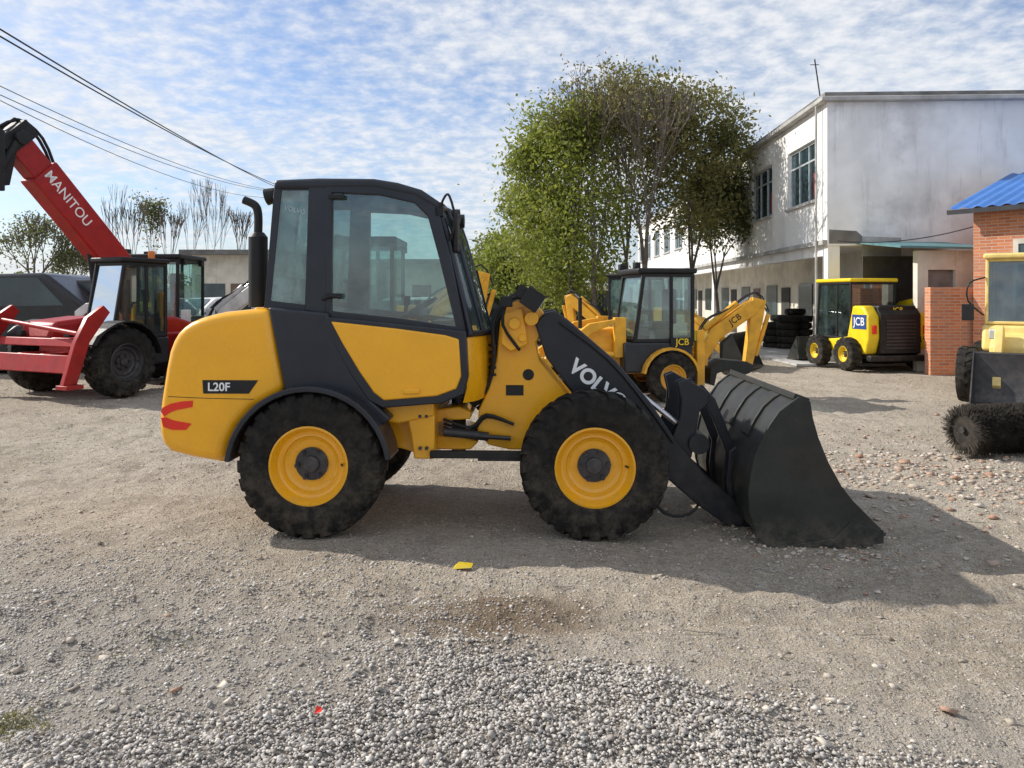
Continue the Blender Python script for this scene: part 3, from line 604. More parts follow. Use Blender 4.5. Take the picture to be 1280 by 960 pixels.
def skid():
    r=thing('skid_steer_loader','yellow and black skid steer loader parked on the yard','skid steer loader',(PX(1088,18.7),18.9,0),math.radians(-80))
    for y0,y1 in ((-.80,-.5),(.5,.80)):
        m=MB().prism([(-.95,.42),(1.1,.42),(1.22,.8),(1.2,1.3),(1.0,1.55),(.6,1.55),(.38,.80),(-.9,.66)],y0,y1); part(r,'side_body',m,YEL3,bevel=.05,seg=3)
    m=MB().b2(-.9,1.12,-.5,.5,.38,1.3); m.b2(-.3,1.1,-.3,.3,.25,.5); part(r,'chassis',m,BLK,bevel=.02)
    m=MB().prism([(1.1,.4),(1.26,.45),(1.26,1.35),(1.12,1.5),(1.1,1.5)],-.52,.52); T=part(r,'engine_door',m,BLK,bevel=.02)
    g=MB()
    for i in range(9): g.b2(1.262,1.275,-.38,.38,.55+i*.08,.585+i*.08)
    part(T,'grille',g,DSTEEL)
    part(r,'rear_bumper',MB().b2(1.12,1.30,-.8,.8,.26,.40),BLK,bevel=.03)
    boxcab(r,-1.0,.5,-.78,.45,.72,2.12,BLK,DGL,YEL3)
    part(r,'engine_hood',MB().b2(.5,1.15,-.49,.49,1.3,1.56),BLK,bevel=.04)
    for y in (-.66,.66): part(r,'tail_light',MB().box((1.23,y,1.0),(.05,.10,.2)),REDL,bevel=.01)
    for x in (-.58,.62):
        for y,s in ((-.94,-1),(.94,1)): wheel(r,(x,y,.40),.40,.28,s,YEL3,nlug=14,rimr=.46)
    m=MB().prism([(.8,1.75),(1.0,1.65),(.2,1.5),(-1.2,.55),(-1.45,.3),(-1.55,.35),(-1.25,.75),(.1,1.65)],.82,.94); part(r,'lift_arm',m,YEL3,bevel=.02)
    m=MB().prism([(-1.5,.7),(-1.45,.1),(-2.1,.04),(-2.1,.07),(-1.52,.14),(-1.56,.7)],-.95,.95)
    for y in (-.97,.95): m.prism([(-1.56,.72),(-1.45,.1),(-2.1,.03)],y,y+.02)
    part(r,'bucket',m,BUCK)
    part(r,'name_panel',MB().b2(.60,1.14,-.806,-.80,1.0,1.34),NAVY)
    text(r,'lettering','JCB',.27,WHT,(.87,-.812,1.17),(1,0,0),(0,0,1),bold=.002)
    text(r,'lettering','JCB',.17,YEL3,(1.16,0,1.45),(0,1,0),(0,0,1),bold=.001)
    text(r,'lettering','190',.2,BLK,(1.225,.65,.76),(0,1,0),(-.1,0,1),bold=.002)
skid()

def pale():
    r=thing('old_wheel_loader','pale yellow wheel loader with worn cab and lowered bucket','wheel loader',(8.92,13.0,0),math.radians(52))
    m=MB().prism([(-1.0,.5),(1.6,.5),(1.75,1.1),(1.5,1.32),(-.1,1.32),(-1.0,1.0)],-.55,.55); part(r,'body',m,PALE,bevel=.08,seg=3)
    m=MB().prism([(-.62,.85),(.65,.85),(.65,1.3),(-.50,1.3)],-.70,.70); part(r,'cab_base',m,PALE,bevel=.06,seg=3)
    boxcab(r,-.5,.7,-.66,.66,1.3,2.42,PALE,DGL,PALE,pil=.05)
    for x in (-.95,1.0):
        for y,s in ((-.84,-1),(.84,1)): wheel(r,(x,y,.47),.47,.3,s,PALE,nlug=16)
    for y in (-.4,.4):
        m=MB().prism([(-.8,1.25),(-.7,1.05),(-1.2,.5),(-1.35,.25),(-1.45,.35),(-1.35,.75),(-1.0,1.3)],y-.06,y+.06); part(r,'lift_arm',m,PALE,bevel=.01)
    m=MB().prism([(-1.36,.88),(-1.32,.2),(-1.45,.04),(-1.95,.02),(-1.95,.05),(-1.48,.08),(-1.40,.24),(-1.44,.86)],-.70,.70)
    for y in (-.72,.70): m.prism([(-1.44,.90),(-1.32,.2),(-1.45,.03),(-1.95,.02)],y,y+.02)
    part(r,'bucket',m,DSTEEL)
    for s in (-1,1):
        m=MB().tube([(-.4,s*.66,2.1),(-.55,s*.88,2.0),(-.55,s*.9,1.7),(-.45,s*.68,1.45)],.015); m.box((-.57,s*.9,1.50),(.05,.18,.28)); part(r,'wing_mirror',m,BLK,bevel=.01)
        part(r,'headlight',MB().box((-.95,s*.45,1.15),(.12,.2,.16)),LAMP,bevel=.02)
    part(r,'exhaust_pipe',MB().cyl((1.2,.3,1.3),(1.2,.3,2.1),.05),BLK)
pale()

def brush():
    ax0=Vector((PX(1206,8.4),8.45,.29)); ax1=ax0+Vector((1.7,.35,0)); d=(ax1-ax0).normalized(); a=Vector((0,0,1)); b=d.cross(a)
    r=thing('brush_roller','black bristle sweeper roller lying on the ground','brush roller',(ax0.x,ax0.y,0))
    off=tuple(r.location)
    part(r,'core_tube',MB().cyl(ax0-d*.01,ax1+d*.03,.035,n=16),DSTEEL,off=off)
    m=MB(); rn=random.Random(5)
    m.cyl(ax0+d*.03,ax1-d*.02,.235,n=24)
    for i in range(16000):
        t=rn.random(); an=rn.uniform(0,6.283); p=ax0.lerp(ax1,round(t*30)/30+rn.uniform(-.012,.012)); rad=a*math.cos(an)+b*math.sin(an)
        tip=p+rad*rn.uniform(.262,.292)+d*rn.uniform(-.03,.03)+rad.cross(d)*rn.uniform(-.02,.02); base=p+rad*.18; s=rad.cross(d)*.005
        m.add([base-s,base+s,tip+s*.5,tip-s*.5],[(0,1,2,3)])
    part(r,'bristles',m,mat('bristle',(.022,.020,.018),.8,dust=.2,spec=.2),off=off,sharp=0)
brush()

def car(loc,rot,m_,label,group,sz=1):
    r=thing('parked_car',label,'car',loc,rot,group)
    m=MB().prism([(-2.1,.35),(-2.15,.75),(-1.9,.92),(-1.05,1.0),(-.45,1.55),(1.3,1.6),(1.95,1.05),(2.1,.9),(2.1,.35)],-.85,.85); part(r,'body',m,m_,bevel=.09,seg=3)
    m=MB()
    for y in (-.857,.85): m.prism([(-.9,1.04),(-.4,1.48),(1.2,1.52),(1.6,1.08)],y,y+.008)
    m.add([(-1.02,-.7,1.04),(-1.02,.7,1.04),(-.5,.65,1.53),(-.5,-.65,1.53)],[(0,1,2,3)])
    part(r,'glazing',m,WGL)
    for x in (-1.35,1.35):
        for y,s in ((-.8,-1),(.8,1)): wheel(r,(x,y,.34),.34,.22,s,DSTEEL,detail=False,rimr=.62,hub=False)
    for y in (-.65,.65): part(r,'headlight',MB().box((-2.12,y,.72),(.06,.3,.14)),LAMP,bevel=.02)
    r.scale=(sz,sz,sz)
DC=mat('dark_car_paint',(.02,.021,.024),.25,dust=.3)
gc='cars parked at the back of the yard'
DL='dark estate car parked behind the telehandler'
for px,y,ro,mm,lb,sz in ((68,19.5,.25,DC,DL,1.38),(-15,18.5,.1,DC,DL,1.45),(268,27,.9,WCAR,'white hatchback parked behind the telehandler',1.1),(130,25,.0,DC,DL,1.3),(655,33,.3,DC,'dark car parked under the trees',1.2),(700,29,.2,DC,'dark car parked under the trees',1.25),(560,30,.2,DC,'dark car parked under the trees',1.2),(500,25,.1,WCAR,'white car parked near the boundary wall',1.1)):
    car((PX(px,y),y,0),ro,mm,lb,gc,sz)
def tyre_stack():
    rn=random.Random(2)
    for px,y,n in ((966,25.5,4),(984,25.0,5),(1002,25.3,5),(975,26.3,5),(994,26.2,6)):
        x=PX(px,y)
        for k in range(n):
            m=MB(); prof=[(.18,-.09),(.24,-.11),(.32,-.10),(.35,-.05),(.35,.05),(.32,.10),(.24,.11),(.18,.09),(.18,-.09)]
            m.lathe(prof,(0,0,0),24); jx,jy=rn.uniform(-.04,.04),rn.uniform(-.04,.04); m.v=[(a+x+jx,c+y+jy,b+.13+k*.222) for a,b,c in m.v]
            solo('stacked_tyre',m,RUB,'worn black tyre in a stack beside the veranda','tyre',group='stacked tyres beside the veranda')
tyre_stack()

# ================================================================== BUILDINGS
def main_building():
    cx,cy=8.25,19.9; rot=-math.atan(.042)
    r=thing('two_storey_building','long white two storey building with upper windows and ground floor veranda','building',(cx,cy,0),rot)
    L=40; Wd=13; zf=3.35; zt=6.85
    rows=[.8+4.0*i for i in range(10)]
    m=MB(); zb,zc=4.40,6.08
    m.b2(0,.24,0,L,zf,zb); m.b2(0,.24,0,L,zc,zt)
    prev=0
    for t in rows:
        m.b2(0,.24,prev,t,zb,zc); prev=t+2.4
    m.b2(0,.24,prev,L,zb,zc)
    m.b2(0,2.0,0.24,L,zf-.25,zf)
    part(r,'facade_wall',m,PLAST)
    m=MB().prism([(0.002,zf-.25),(Wd,zf-.25),(Wd,zt),(0.002,zt)],-.004,.236); m.prism([(1.9,0),(Wd,0),(Wd,zf-.252),(1.9,zf-.252)],-.002,.24)
    part(r,'gable_wall',m,GABLE)
    m=MB().b2(1.9,2.1,.24,L,0,zf-.25); m.b2(Wd-.24,Wd,.24,L,0,zt); m.b2(2.1,Wd-.24,L-.24,L,0,zt); part(r,'inner_wall',m,CREAM)
    m=MB().b2(-.20,Wd+.2,-.20,L+.2,zt,zt+.12); part(r,'roof_cornice',m,CONC,bevel=.02)
    m=MB().b2(-.10,Wd+.1,-.12,-.0,zt+.12,zt+.24); m.b2(-.10,0,0,L,zt+.12,zt+.24); part(r,'parapet',m,CEM,bevel=.01)
    for t in [0.02,13.4,20.5,27.5,34.5,39.6]: part(r,'column',MB().b2(.02,.34,t,t+.34,0,zf-.25),PLAST,bevel=.01)
    part(r,'beam',MB().b2(.05,.30,.36,L,zf-.50,zf-.252),PLAST)
    part(r,'ledge',MB().b2(-.12,-.004,.0,L,zf-.22,zf-.10),CONC)
    for i,t in enumerate(rows):
        w=sub(r,'window'); f=MB()
        f.frame([(t,zb),(t+2.4,zb),(t+2.4,zc),(t,zc)],[(t+.07,zb+.07),(t+2.33,zb+.07),(t+2.33,zc-.07),(t+.07,zc-.07)],0,.06)
        f.v=[(.08+y,x,z) for x,y,z in f.v]
        for k in (1,2): f.b2(.08,.14,t+.8*k-.025,t+.8*k+.025,zb+.06,zc-.06)
        f.b2(.085,.135,t+.06,t+2.34,zc-.54,zc-.49)
        part(w,'window_frame',f,ALU)
        part(w,'glass',MB().b2(.115,.12,t+.06,t+2.34,zb+.06,zc-.06),WGL)
        part(w,'sill',MB().b2(-.08,.08,t-.08,t+2.48,zb-.07,zb-.002),CONC)
        if i in (0,1,3): part(w,'curtain',MB().b2(.108,.114,t+.1,t+.5,zb+.1,zb+.8),CURT)
    for i,t in enumerate(rows):
        part(r,'door',MB().b2(1.86,1.898,t+.1,t+1.1,0,2.1),CURT if i==1 else (DOORM if i%2 else DARKIN))
        part(r,'ground_floor_window',MB().b2(1.86,1.898,t+1.7,t+3.1,1.0,2.2),WGL)
    m=MB().cyl((.3,1.2,zt+.1),(.1,1.2,zt+1.5),.02,n=8); m.cyl((-.02,1.2,zt+1.35),(.22,1.2,zt+1.35),.01,n=6); part(r,'antenna_mast',m,DSTEEL)
    part(r,'drain_pipe',MB().cyl((-.16,.35,zt),(-.16,.35,0),.03,n=12),CONC)
    m=MB().prism([(.05,3.15),(.9,3.15),(.9,3.35),(.75,3.48),(.05,3.52)],-.008,-.0045); part(r,'cement_patch',m,CEM)
    m=MB().prism([(.9,2.75),(1.9,2.75),(1.9,3.3),(.9,3.34)],-.0075,-.0045); part(r,'render_patch',m,CONC)
main_building()
def leanto():
    y0=17.9; r=thing('lean_to_shed','low lean to shed with sheet roof against the white building','shed',(9.6,y0,0))
    x1=PX(1216,18.2)-9.6
    m=MB().add([(-.6,-.3,2.95),(x1+.2,-.3,2.90),(x1+.2,2.0,3.2),(-.6,2.0,3.2),(-.6,-.3,2.90),(x1+.2,-.3,2.85),(x1+.2,2.0,3.15),(-.6,2.0,3.15)],[(0,1,2,3),(7,6,5,4),(0,4,5,1),(1,5,6,2),(2,6,7,3),(3,7,4,0)])
    part(r,'roof_sheet',m,GREENR)
    m=MB().b2(-.05,.20,0,.2,0,2.85); m.b2(.85,1.05,0,.2,0,2.85); m.b2(1.05,x1,0,.2,0,2.85); m.b2(.2,.85,.02,.18,2.4,2.85)
    part(r,'wall',m,CREAM)
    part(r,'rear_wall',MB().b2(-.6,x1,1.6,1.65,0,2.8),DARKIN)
    part(r,'door',MB().b2(.2,.85,.12,.16,0,2.4),CEM)
leanto()
solo('brick_garden_wall',MB().b2(PX(1160,17.2),PX(1222,17.2)+2,17.1,17.34,0,1.98),BRICK,'low red brick wall beside the shed','wall')
def brickhouse():
    A=Vector((10.32,17.0)); d=Vector((2.2,-3.0)).normalized(); r=thing('brick_house','red brick house with blue corrugated roof','house',(A.x,A.y,0),math.atan2(d.y,d.x))
    L=9; W=6
    m=MB().b2(0,L,0,.24,0,3.75); m.b2(0,.24,.24,W,0,3.75); m.add([(0.0,.0,3.75),(0,W,3.75),(0,W/2,4.8),(.24,.0,3.75),(.24,W,3.75),(.24,W/2,4.8)],[(0,1,2),(3,5,4),(0,3,4,1),(1,4,5,2),(2,5,3,0)])
    m.b2(L-.24,L,.24,W,0,3.75)
    part(r,'wall',m,BRICK)
    rf=MB(); n=180
    for sgn in (0,1):
        def f(u,v,sgn=sgn):
            x=-.4+u*(L+.8); z=.02*math.sin(u*n*1.2)
            yy=-.4+v*(W/2+.4) if sgn==0 else W+.4-v*(W/2+.4)
            return (x,yy,3.72+(v*(W/2+.4))*.33+z)
        rf.surf(f,n*2,1)
    part(r,'roof',rf,BLUER)
    part(r,'gutter',MB().b2(-.38,L+.38,-.42,-.36,3.60,3.70),DSTEEL)
    w=sub(r,'window')
    part(w,'glass',MB().b2(.9,1.9,-.004,.0,1.4,2.9),WGL)
    f=MB().frame([(.8,1.3),(2.0,1.3),(2.0,3.0),(.8,3.0)],[(.9,1.4),(1.9,1.4),(1.9,2.9),(.9,2.9)],-.03,.01); part(w,'window_frame',f,CREAM)
brickhouse()
def lowbuilding(x0,x1,y,zt,label,name='low_building'):
    r=thing(name,label,'building',((x0+x1)/2,y,0)); w=(x1-x0)/2
    part(r,'wall',MB().b2(-w,w,0,6,0,zt),CREAM); part(r,'roof',MB().b2(-w-.3,w+.3,-.6,6.3,zt,zt+.2),CEM)
    for i in range(3):
        x=-w+.5+i*(2*w-1.5)/2; part(r,'window' if i!=1 else 'door',MB().b2(x,x+.9,-.03,-.002,.9 if i!=1 else 0,2.3),WGL if i!=1 else DOORM)
lowbuilding(PX(240,32),PX(352,32),32,3.5,'cream single storey building with flat roof')
lowbuilding(PX(430,34),PX(600,34),36,3.3,'cream single storey building with flat roof')
m=MB(); m.b2(-45,9.2,47,47.25,0,2.3); m.b2(-45,9.2,46.95,47.3,2.3,2.4)
solo('boundary_wall',m,CREAM,'long rendered boundary wall behind the yard','wall')

# ================================================================== TREES
def leaves(pts,n_per,rad,size,rg,flat=.7):
    pts=np.array(pts); n=len(pts)*n_per
    c=np.repeat(pts,n_per,axis=0)+rg.normal(0,1,(n,3))*rad*np.array([1,1,flat])
    a=rg.normal(0,1,(n,3)); a/=np.linalg.norm(a,axis=1)[:,None]; b=rg.normal(0,1,(n,3)); b=np.cross(a,b); b/=np.linalg.norm(b,axis=1)[:,None]
    s=(size*rg.uniform(.6,1.4,n))[:,None]
    return np.stack([c-a*s,c+b*s*.5,c+a*s,c-b*s*.5],axis=1).reshape(-1,3)
def leafmesh(name,v,m):
    n=len(v)//4; me=bpy.data.meshes.new(name); me.vertices.add(len(v)); me.vertices.foreach_set('co',v.astype(np.float32).ravel())
    me.loops.add(n*4); me.loops.foreach_set('vertex_index',np.arange(n*4,dtype=np.int32)); me.polygons.add(n)
    me.polygons.foreach_set('loop_start',np.arange(0,n*4,4,dtype=np.int32))
    me.materials.append(m); me.update(calc_edges=True); me.validate(); return me
def tree(loc,h,label,width=None,spread=.6,depth=5,leafn=30,lsize=.09,lrad=.35,lm=LEAF,bark=BARK,seed=1,trunk=.22,r0=.16,leaf_frac=1.0,name='broadleaf_tree',nb=3,fill=0,zlow=2,twig=.0,frad=.40,thr=-.15):
    rn=random.Random(seed); rg=np.random.default_rng(seed); mb=MB(); tips=[]
    def grow(p,d,l,r,k):
        steps=3 if k>2 else 2
        for i in range(steps):
            d=(d+Vector((rn.uniform(-1,1),rn.uniform(-1,1),rn.uniform(-.3,.6)))*.13).normalized()
            q=p+d*(l/steps); r2=r*(.88 if steps==3 else .82)
            mb.cyl(p,q,max(r,twig),max(r2,twig),n=7 if r>.03 else 4,caps=False); p=q; r=r2
            if k<=2: tips.append(tuple(p))
        if k==0: tips.append(tuple(p)); return
        m=nb if k>1 else 3
        a0=rn.uniform(0,6.28)
        for i in range(m):
            a=a0+6.283*i/m+rn.uniform(-.4,.4); sp=spread*rn.uniform(.5,1.25)
            if i==0 and k>=depth-1: sp*=.35
            o=d.orthogonal().normalized(); o2=d.cross(o)
            nd=(d+(o*math.cos(a)+o2*math.sin(a))*sp+Vector((0,0,.10))).normalized()
            grow(p,nd,l*rn.uniform(.62,.82),r*rn.uniform(.6,.75),k-1)
    grow(Vector((0,0,-.1)),Vector((0,0,1)),h*trunk,r0,depth)
    v=np.array(mb.v); k=h/v[:,2].max(); kx=k
    if width:
        tt=np.array(tips); cxy=np.median(tt[:,:2],axis=0); rad=np.linalg.norm(tt[:,:2]-cxy,axis=1); kx=(width/2)/np.percentile(rad,94)
    mb.v=[(a*kx,b*kx,c*k) for a,b,c in mb.v]; tips=[(a*kx,b*kx,c*k) for a,b,c in tips]
    if width:
        mb.v=[(a-cxy[0]*kx*min(1,c/h),b-cxy[1]*kx*min(1,c/h),c) for a,b,c in mb.v]; tips=[(a-cxy[0]*kx*min(1,c/h),b-cxy[1]*kx*min(1,c/h),c) for a,b,c in tips]
    r=thing(name,label,'tree',loc)
    part(r,'trunk',mb,bark,sharp=60)
    if leafn>0:
        tp=[t for t in tips if rn.random()<leaf_frac]
        V=[leaves(tp,leafn,lrad,lsize,rg)]
        if fill:
            fp=[]; zc=(zlow+h)/2; hz=(h-zlow)/2
            while len(fp)<fill:
                z=rn.uniform(zlow,h*.97); a=rn.uniform(0,6.28); R=width/2*math.sqrt(max(0,1-((z-zc)/hz)**2))**.8*(.35+.7*rn.random()**.5)
                p=(R*math.cos(a),R*math.sin(a),z)
                if mn.noise(Vector(p)*1.1+Vector((seed,0,0)))>thr: fp.append(p)
            V.append(leaves(fp,44,frad,lsize,rg))
        o=bpy.data.objects.new('crown',leafmesh('crown',np.concatenate(V),lm)); COL.objects.link(o); o.parent=r
    return r
T='leafy olive green roadside tree with uneven crown beside the yard'
tree((PX(712,25),25,0),8.2,T,width=3.7,spread=.5,leafn=9,seed=11,r0=.13,lrad=.25,leaf_frac=.9,fill=330,zlow=1.7,trunk=.2,lsize=.075)
tree((PX(684,27),27.5,0),6.0,T,width=2.5,spread=.5,leafn=9,seed=14,r0=.11,lrad=.25,leaf_frac=.8,fill=180,zlow=1.2,trunk=.16,lsize=.075)
tree((PX(748,24),24,0),9.3,'half bare tree with fine twigs and thin foliage',width=3.2,spread=.5,leafn=3,seed=21,r0=.12,lrad=.25,lsize=.06,lm=LEAFB,leaf_frac=.6,twig=.010)
tree((PX(812,23),23.5,0),8.6,'half bare tree with fine twigs and thin foliage',width=4.0,spread=.55,leafn=2,seed=25,r0=.12,lrad=.25,lsize=.06,lm=LEAFB,leaf_frac=.5,trunk=.14,twig=.012)
tree((PX(782,26),26.5,0),9.7,T,width=4.0,spread=.5,leafn=7,seed=31,r0=.13,lrad=.3,lm=LEAFO,leaf_frac=.7,fill=90,zlow=4.6,lsize=.075,thr=0)
tree((PX(866,26),26.5,0),8.9,'dark evergreen tree with dense crown by the white building',width=3.7,spread=.5,leafn=9,seed=41,r0=.13,lrad=.28,lm=LEAFO,leaf_frac=.85,fill=170,zlow=4.0,lsize=.075,thr=-.05)
tree((PX(905,28),28.5,0),6.9,'dark evergreen tree with dense crown by the white building',width=2.6,spread=.5,leafn=9,seed=43,r0=.12,lrad=.28,lm=LEAFD,leaf_frac=.8,fill=100,zlow=3.8,lsize=.075,thr=-.05)
for i,(px,y,h,w_) in enumerate(((624,34,4.4,2.2),(644,30,3.8,2.0),(604,36,3.4,1.8))):
    tree((PX(px,y),y,0),h,'bushy green shrub tree by the boundary',width=w_,spread=.6,depth=4,leafn=12,seed=50+i,trunk=.12,r0=.06,lrad=.3,lsize=.09,lm=LEAF,name='shrub_tree',fill=70,zlow=.6)
gb='bare winter saplings along the boundary'
for i,(px,y,h) in enumerate(((140,38,7.5),(162,36,6.4),(192,39,6.9),(215,37,6.0),(240,38,7.3),(262,36,7.4),(276,39,7.6),(300,37,6.2))):
    t=tree((PX(px,y),y,0),h,'slender bare tree with thin upright branches',width=1.7,spread=.34,depth=4,leafn=0 if i!=2 else 4,seed=70+i,trunk=.34,r0=.07,lrad=.2,lsize=.07,lm=LEAFD,bark=BARK,name='bare_tree',twig=.016); t['group']=gb
for i,(px,y,h,w_) in enumerate(((48,42,6.4,4.2),(92,43,4.8,2.4))):
    tree((PX(px,y),y,0),h,'dark half bare tree behind the parked machines',width=w_,spread=.6,leafn=3,seed=90+i,trunk=.2,r0=.14,lrad=.3,lsize=.08,lm=LEAFD,leaf_frac=.6,fill=10,zlow=2.5,twig=.015)
rg=np.random.default_rng(5); pts=[]
for i in range(1300):
    x=rg.uniform(-80,60); top=2.6+1.0*math.sin(x*.21)+.7*math.sin(x*.57+1)+.5*math.sin(x*1.7); pts.append((x,rg.uniform(66,74),rg.uniform(0,1)**.6*max(1.5,top)))
o=bpy.data.objects.new('distant_treeline',leafmesh('distant_treeline',leaves(pts,24,.6,.24,rg),LEAFD)); COL.objects.link(o); o['kind']='stuff'; o['label']='distant band of dark trees along the horizon'; o['category']='trees'

# ================================================================== CABLES + POLE
def pole(x,y,h,label):
    r=thing('utility_pole',label,'utility pole',(x,y,0)); part(r,'pole',MB().cyl((0,0,0),(0,0,h),.17,.11,n=14),CONC)
    part(r,'crossarm',MB().b2(-.9,.9,-.05,.05,h-.35,h-.25),DSTEEL)
pole(PX(372,40),40,7.6,'grey concrete utility pole carrying overhead cables')
def cable(p0,p1,sag,rad=.014):
    m=MB(); p0=Vector(p0);p1=Vector(p1); n=28
    m.tube([p0.lerp(p1,i/n)-Vector((0,0,sag*4*(i/n)*(1-i/n))) for i in range(n+1)],rad,6,0)
    solo('overhead_cable',m,HOSE,'black overhead cable sagging across the yard','cable',group='overhead cables across the yard')
def W3(px,py,y): return Vector((PX(px,y),y,PZ(py,y)))
far=[W3(350,236,40),W3(358,236,40),W3(366,240,40),W3(374,241,40)]
for (px,py,y),f,sg in zip(((-40,12,12),(-40,22,12),(-40,88,14),(-40,100,14)),far,(.15,.2,.5,.55)): cable(W3(px,py,y),f,sg,.016 if py<50 else .009)
cable(W3(-40,105,13),far[3]+Vector((0,0,-.1)),.8,.008)
cable((8.4,19.6,3.2),(11.0,16.6,3.6),.25,.012)

# ================================================================== GROUND
def gmat():
    m,nt,b,out=newmat('dirt_and_gravel'); g=N(nt,'ShaderNodeNewGeometry'); p=g.outputs['Position']
    n1=noise_(nt,p,.35,4,.6); n2=noise_(nt,p,2.2,5,.65); n3=noise_(nt,p,14,5,.7); n4=noise_(nt,p,85,4,.7)
    c=mixc(nt,ramp_(nt,n1,.38,.62),(.47,.395,.30),(.58,.505,.405))
    c=mixc(nt,math_(nt,'MULTIPLY',ramp_(nt,n2,.47,.62),.62),c,(.36,.305,.24))
    c=mixc(nt,math_(nt,'MULTIPLY',ramp_(nt,n3,.45,.66),.55),c,(.70,.635,.54))
    c=mixc(nt,math_(nt,'MULTIPLY',ramp_(nt,n4,.48,.62),.75),c,(.235,.195,.155))
    vo=N(nt,'ShaderNodeTexVoronoi'); vo.inputs['Scale'].default_value=46; nt.links.new(p,vo.inputs['Vector'])
    sp=N(nt,'ShaderNodeSeparateColor'); nt.links.new(vo.outputs['Color'],sp.inputs[0])
    peb=math_(nt,'MULTIPLY',ramp_(nt,vo.outputs['Distance'],.45,.28),ramp_(nt,sp.outputs[0],.48,.56))
    pc=mixc(nt,sp.outputs[1],(.27,.24,.21),(.74,.69,.62))
    c=mixc(nt,math_(nt,'MULTIPLY',peb,.8),c,pc)
    vo2=N(nt,'ShaderNodeTexVoronoi'); vo2.inputs['Scale'].default_value=17; nt.links.new(p,vo2.inputs['Vector'])
    sp2=N(nt,'ShaderNodeSeparateColor'); nt.links.new(vo2.outputs['Color'],sp2.inputs[0])
    peb2=math_(nt,'MULTIPLY',ramp_(nt,vo2.outputs['Distance'],.36,.24),ramp_(nt,sp2.outputs[0],.80,.86))
    c=mixc(nt,math_(nt,'MULTIPLY',peb2,.6),c,mixc(nt,sp2.outputs[1],(.38,.33,.28),(.70,.66,.60)))
    s=N(nt,'ShaderNodeSeparateXYZ'); nt.links.new(p,s.inputs[0])
    gx=ramp_(nt,math_(nt,'ADD',math_(nt,'ADD',s.outputs[1],math_(nt,'MULTIPLY',s.outputs[0],.40)),math_(nt,'MULTIPLY',n2,1.6)),5.4,3.4)
    c=mixc(nt,math_(nt,'MULTIPLY',gx,.62),c,mixc(nt,n4,(.24,.225,.205),(.54,.51,.47)))
    dv=N(nt,'ShaderNodeVectorMath',operation='DISTANCE'); cb=N(nt,'ShaderNodeCombineXYZ')
    nt.links.new(math_(nt,'MULTIPLY',s.outputs[0],.55),cb.inputs[0]); nt.links.new(s.outputs[1],cb.inputs[1]); nt.links.new(cb.outputs[0],dv.inputs[0]); dv.inputs[1].default_value=(-.03,4.22,0)
    dp=ramp_(nt,math_(nt,'ADD',dv.outputs['Value'],math_(nt,'MULTIPLY',n2,.7)),.86,.42)
    c=mixc(nt,math_(nt,'MULTIPLY',dp,.82),c,mixc(nt,n3,(.12,.08,.045),(.24,.165,.10)))
    nt.links.new(c,b.inputs['Base Color']); b.inputs['Roughness'].default_value=.95; b.inputs['Specular IOR Level'].default_value=.1
    h=math_(nt,'ADD',math_(nt,'MULTIPLY',n3,1.3),math_(nt,'ADD',math_(nt,'MULTIPLY',n4,.55),math_(nt,'ADD',math_(nt,'MULTIPLY',peb,.3),math_(nt,'MULTIPLY',peb2,.6))))
    bn=N(nt,'ShaderNodeBump'); bn.inputs['Strength'].default_value=1.0; bn.inputs['Distance'].default_value=.042
    nt.links.new(h,bn.inputs['Height']); nt.links.new(bn.outputs[0],b.inputs['Normal']); return m
def gz(x,y):
    near=math.exp(-((y-6.3)/1.4)**2)*math.exp(-((x)/2.8)**2)
    z=.045*mn.noise(Vector((x*.35,y*.35,0)))+.036*mn.noise(Vector((x*1.3,y*1.3,3)))+.028*mn.noise(Vector((x*4,y*4,7)))+.020*mn.noise(Vector((x*9,y*9,5)))
    if 2.5<y<12:
        for c0,k,wd in ((4.55,.16,.11),(4.05,.18,.10),(9.2,-.12,.2),(10.4,-.12,.2)):
            t=(y-c0-k*x+.12*math.sin(x*.9))/wd
            if abs(t)<3: z-=.022*math.exp(-t*t)*(1+.5*math.sin((x+t*.05)*42)*(1 if wd<.15 else 0)); z+=.014*math.exp(-(abs(t)-1.6)**2*4)
    return z*(1-.8*near)-.004
xs_=np.concatenate([-6-np.linspace(1,0,90,endpoint=False)**3*400,np.arange(-6,6,.04),6+np.linspace(0,1,90)**3*400]); ys_=np.concatenate([[-60,-20,-8,-3,-1,0,1],np.arange(2,8,.04),np.arange(8,15,.12),15+np.linspace(0,1,110)**3*600])
V=[];nx=len(xs_)
for y in ys_:
    for x in xs_: V.append((x,y,gz(x,y) if abs(x)<40 and -5<y<60 else 0))
mb=MB(); mb.add(V,[(j*nx+i,j*nx+i+1,(j+1)*nx+i+1,(j+1)*nx+i) for j in range(len(ys_)-1) for i in range(nx-1)])
me=mkmesh('ground',mb,gmat(),None,180,False); o=bpy.data.objects.new('ground',me); COL.objects.link(o); o['kind']='structure'; o['label']='sandy dirt yard strewn with grey gravel'; o['category']='ground'
solo('pavement',MB().b2(7.2,10.2,19.2,60,.0,.06),CONC,'concrete pavement along the white building','pavement',kind='structure')
cubv=np.array([(a,b,c) for a in (-1,1) for b in (-1,1) for c in (-1,1)])*.72
cubf=np.array([(0,1,3),(0,3,2),(4,6,7),(4,7,5),(0,4,5),(0,5,1),(2,3,7),(2,7,6),(0,2,6),(0,6,4),(1,5,7),(1,7,3)])
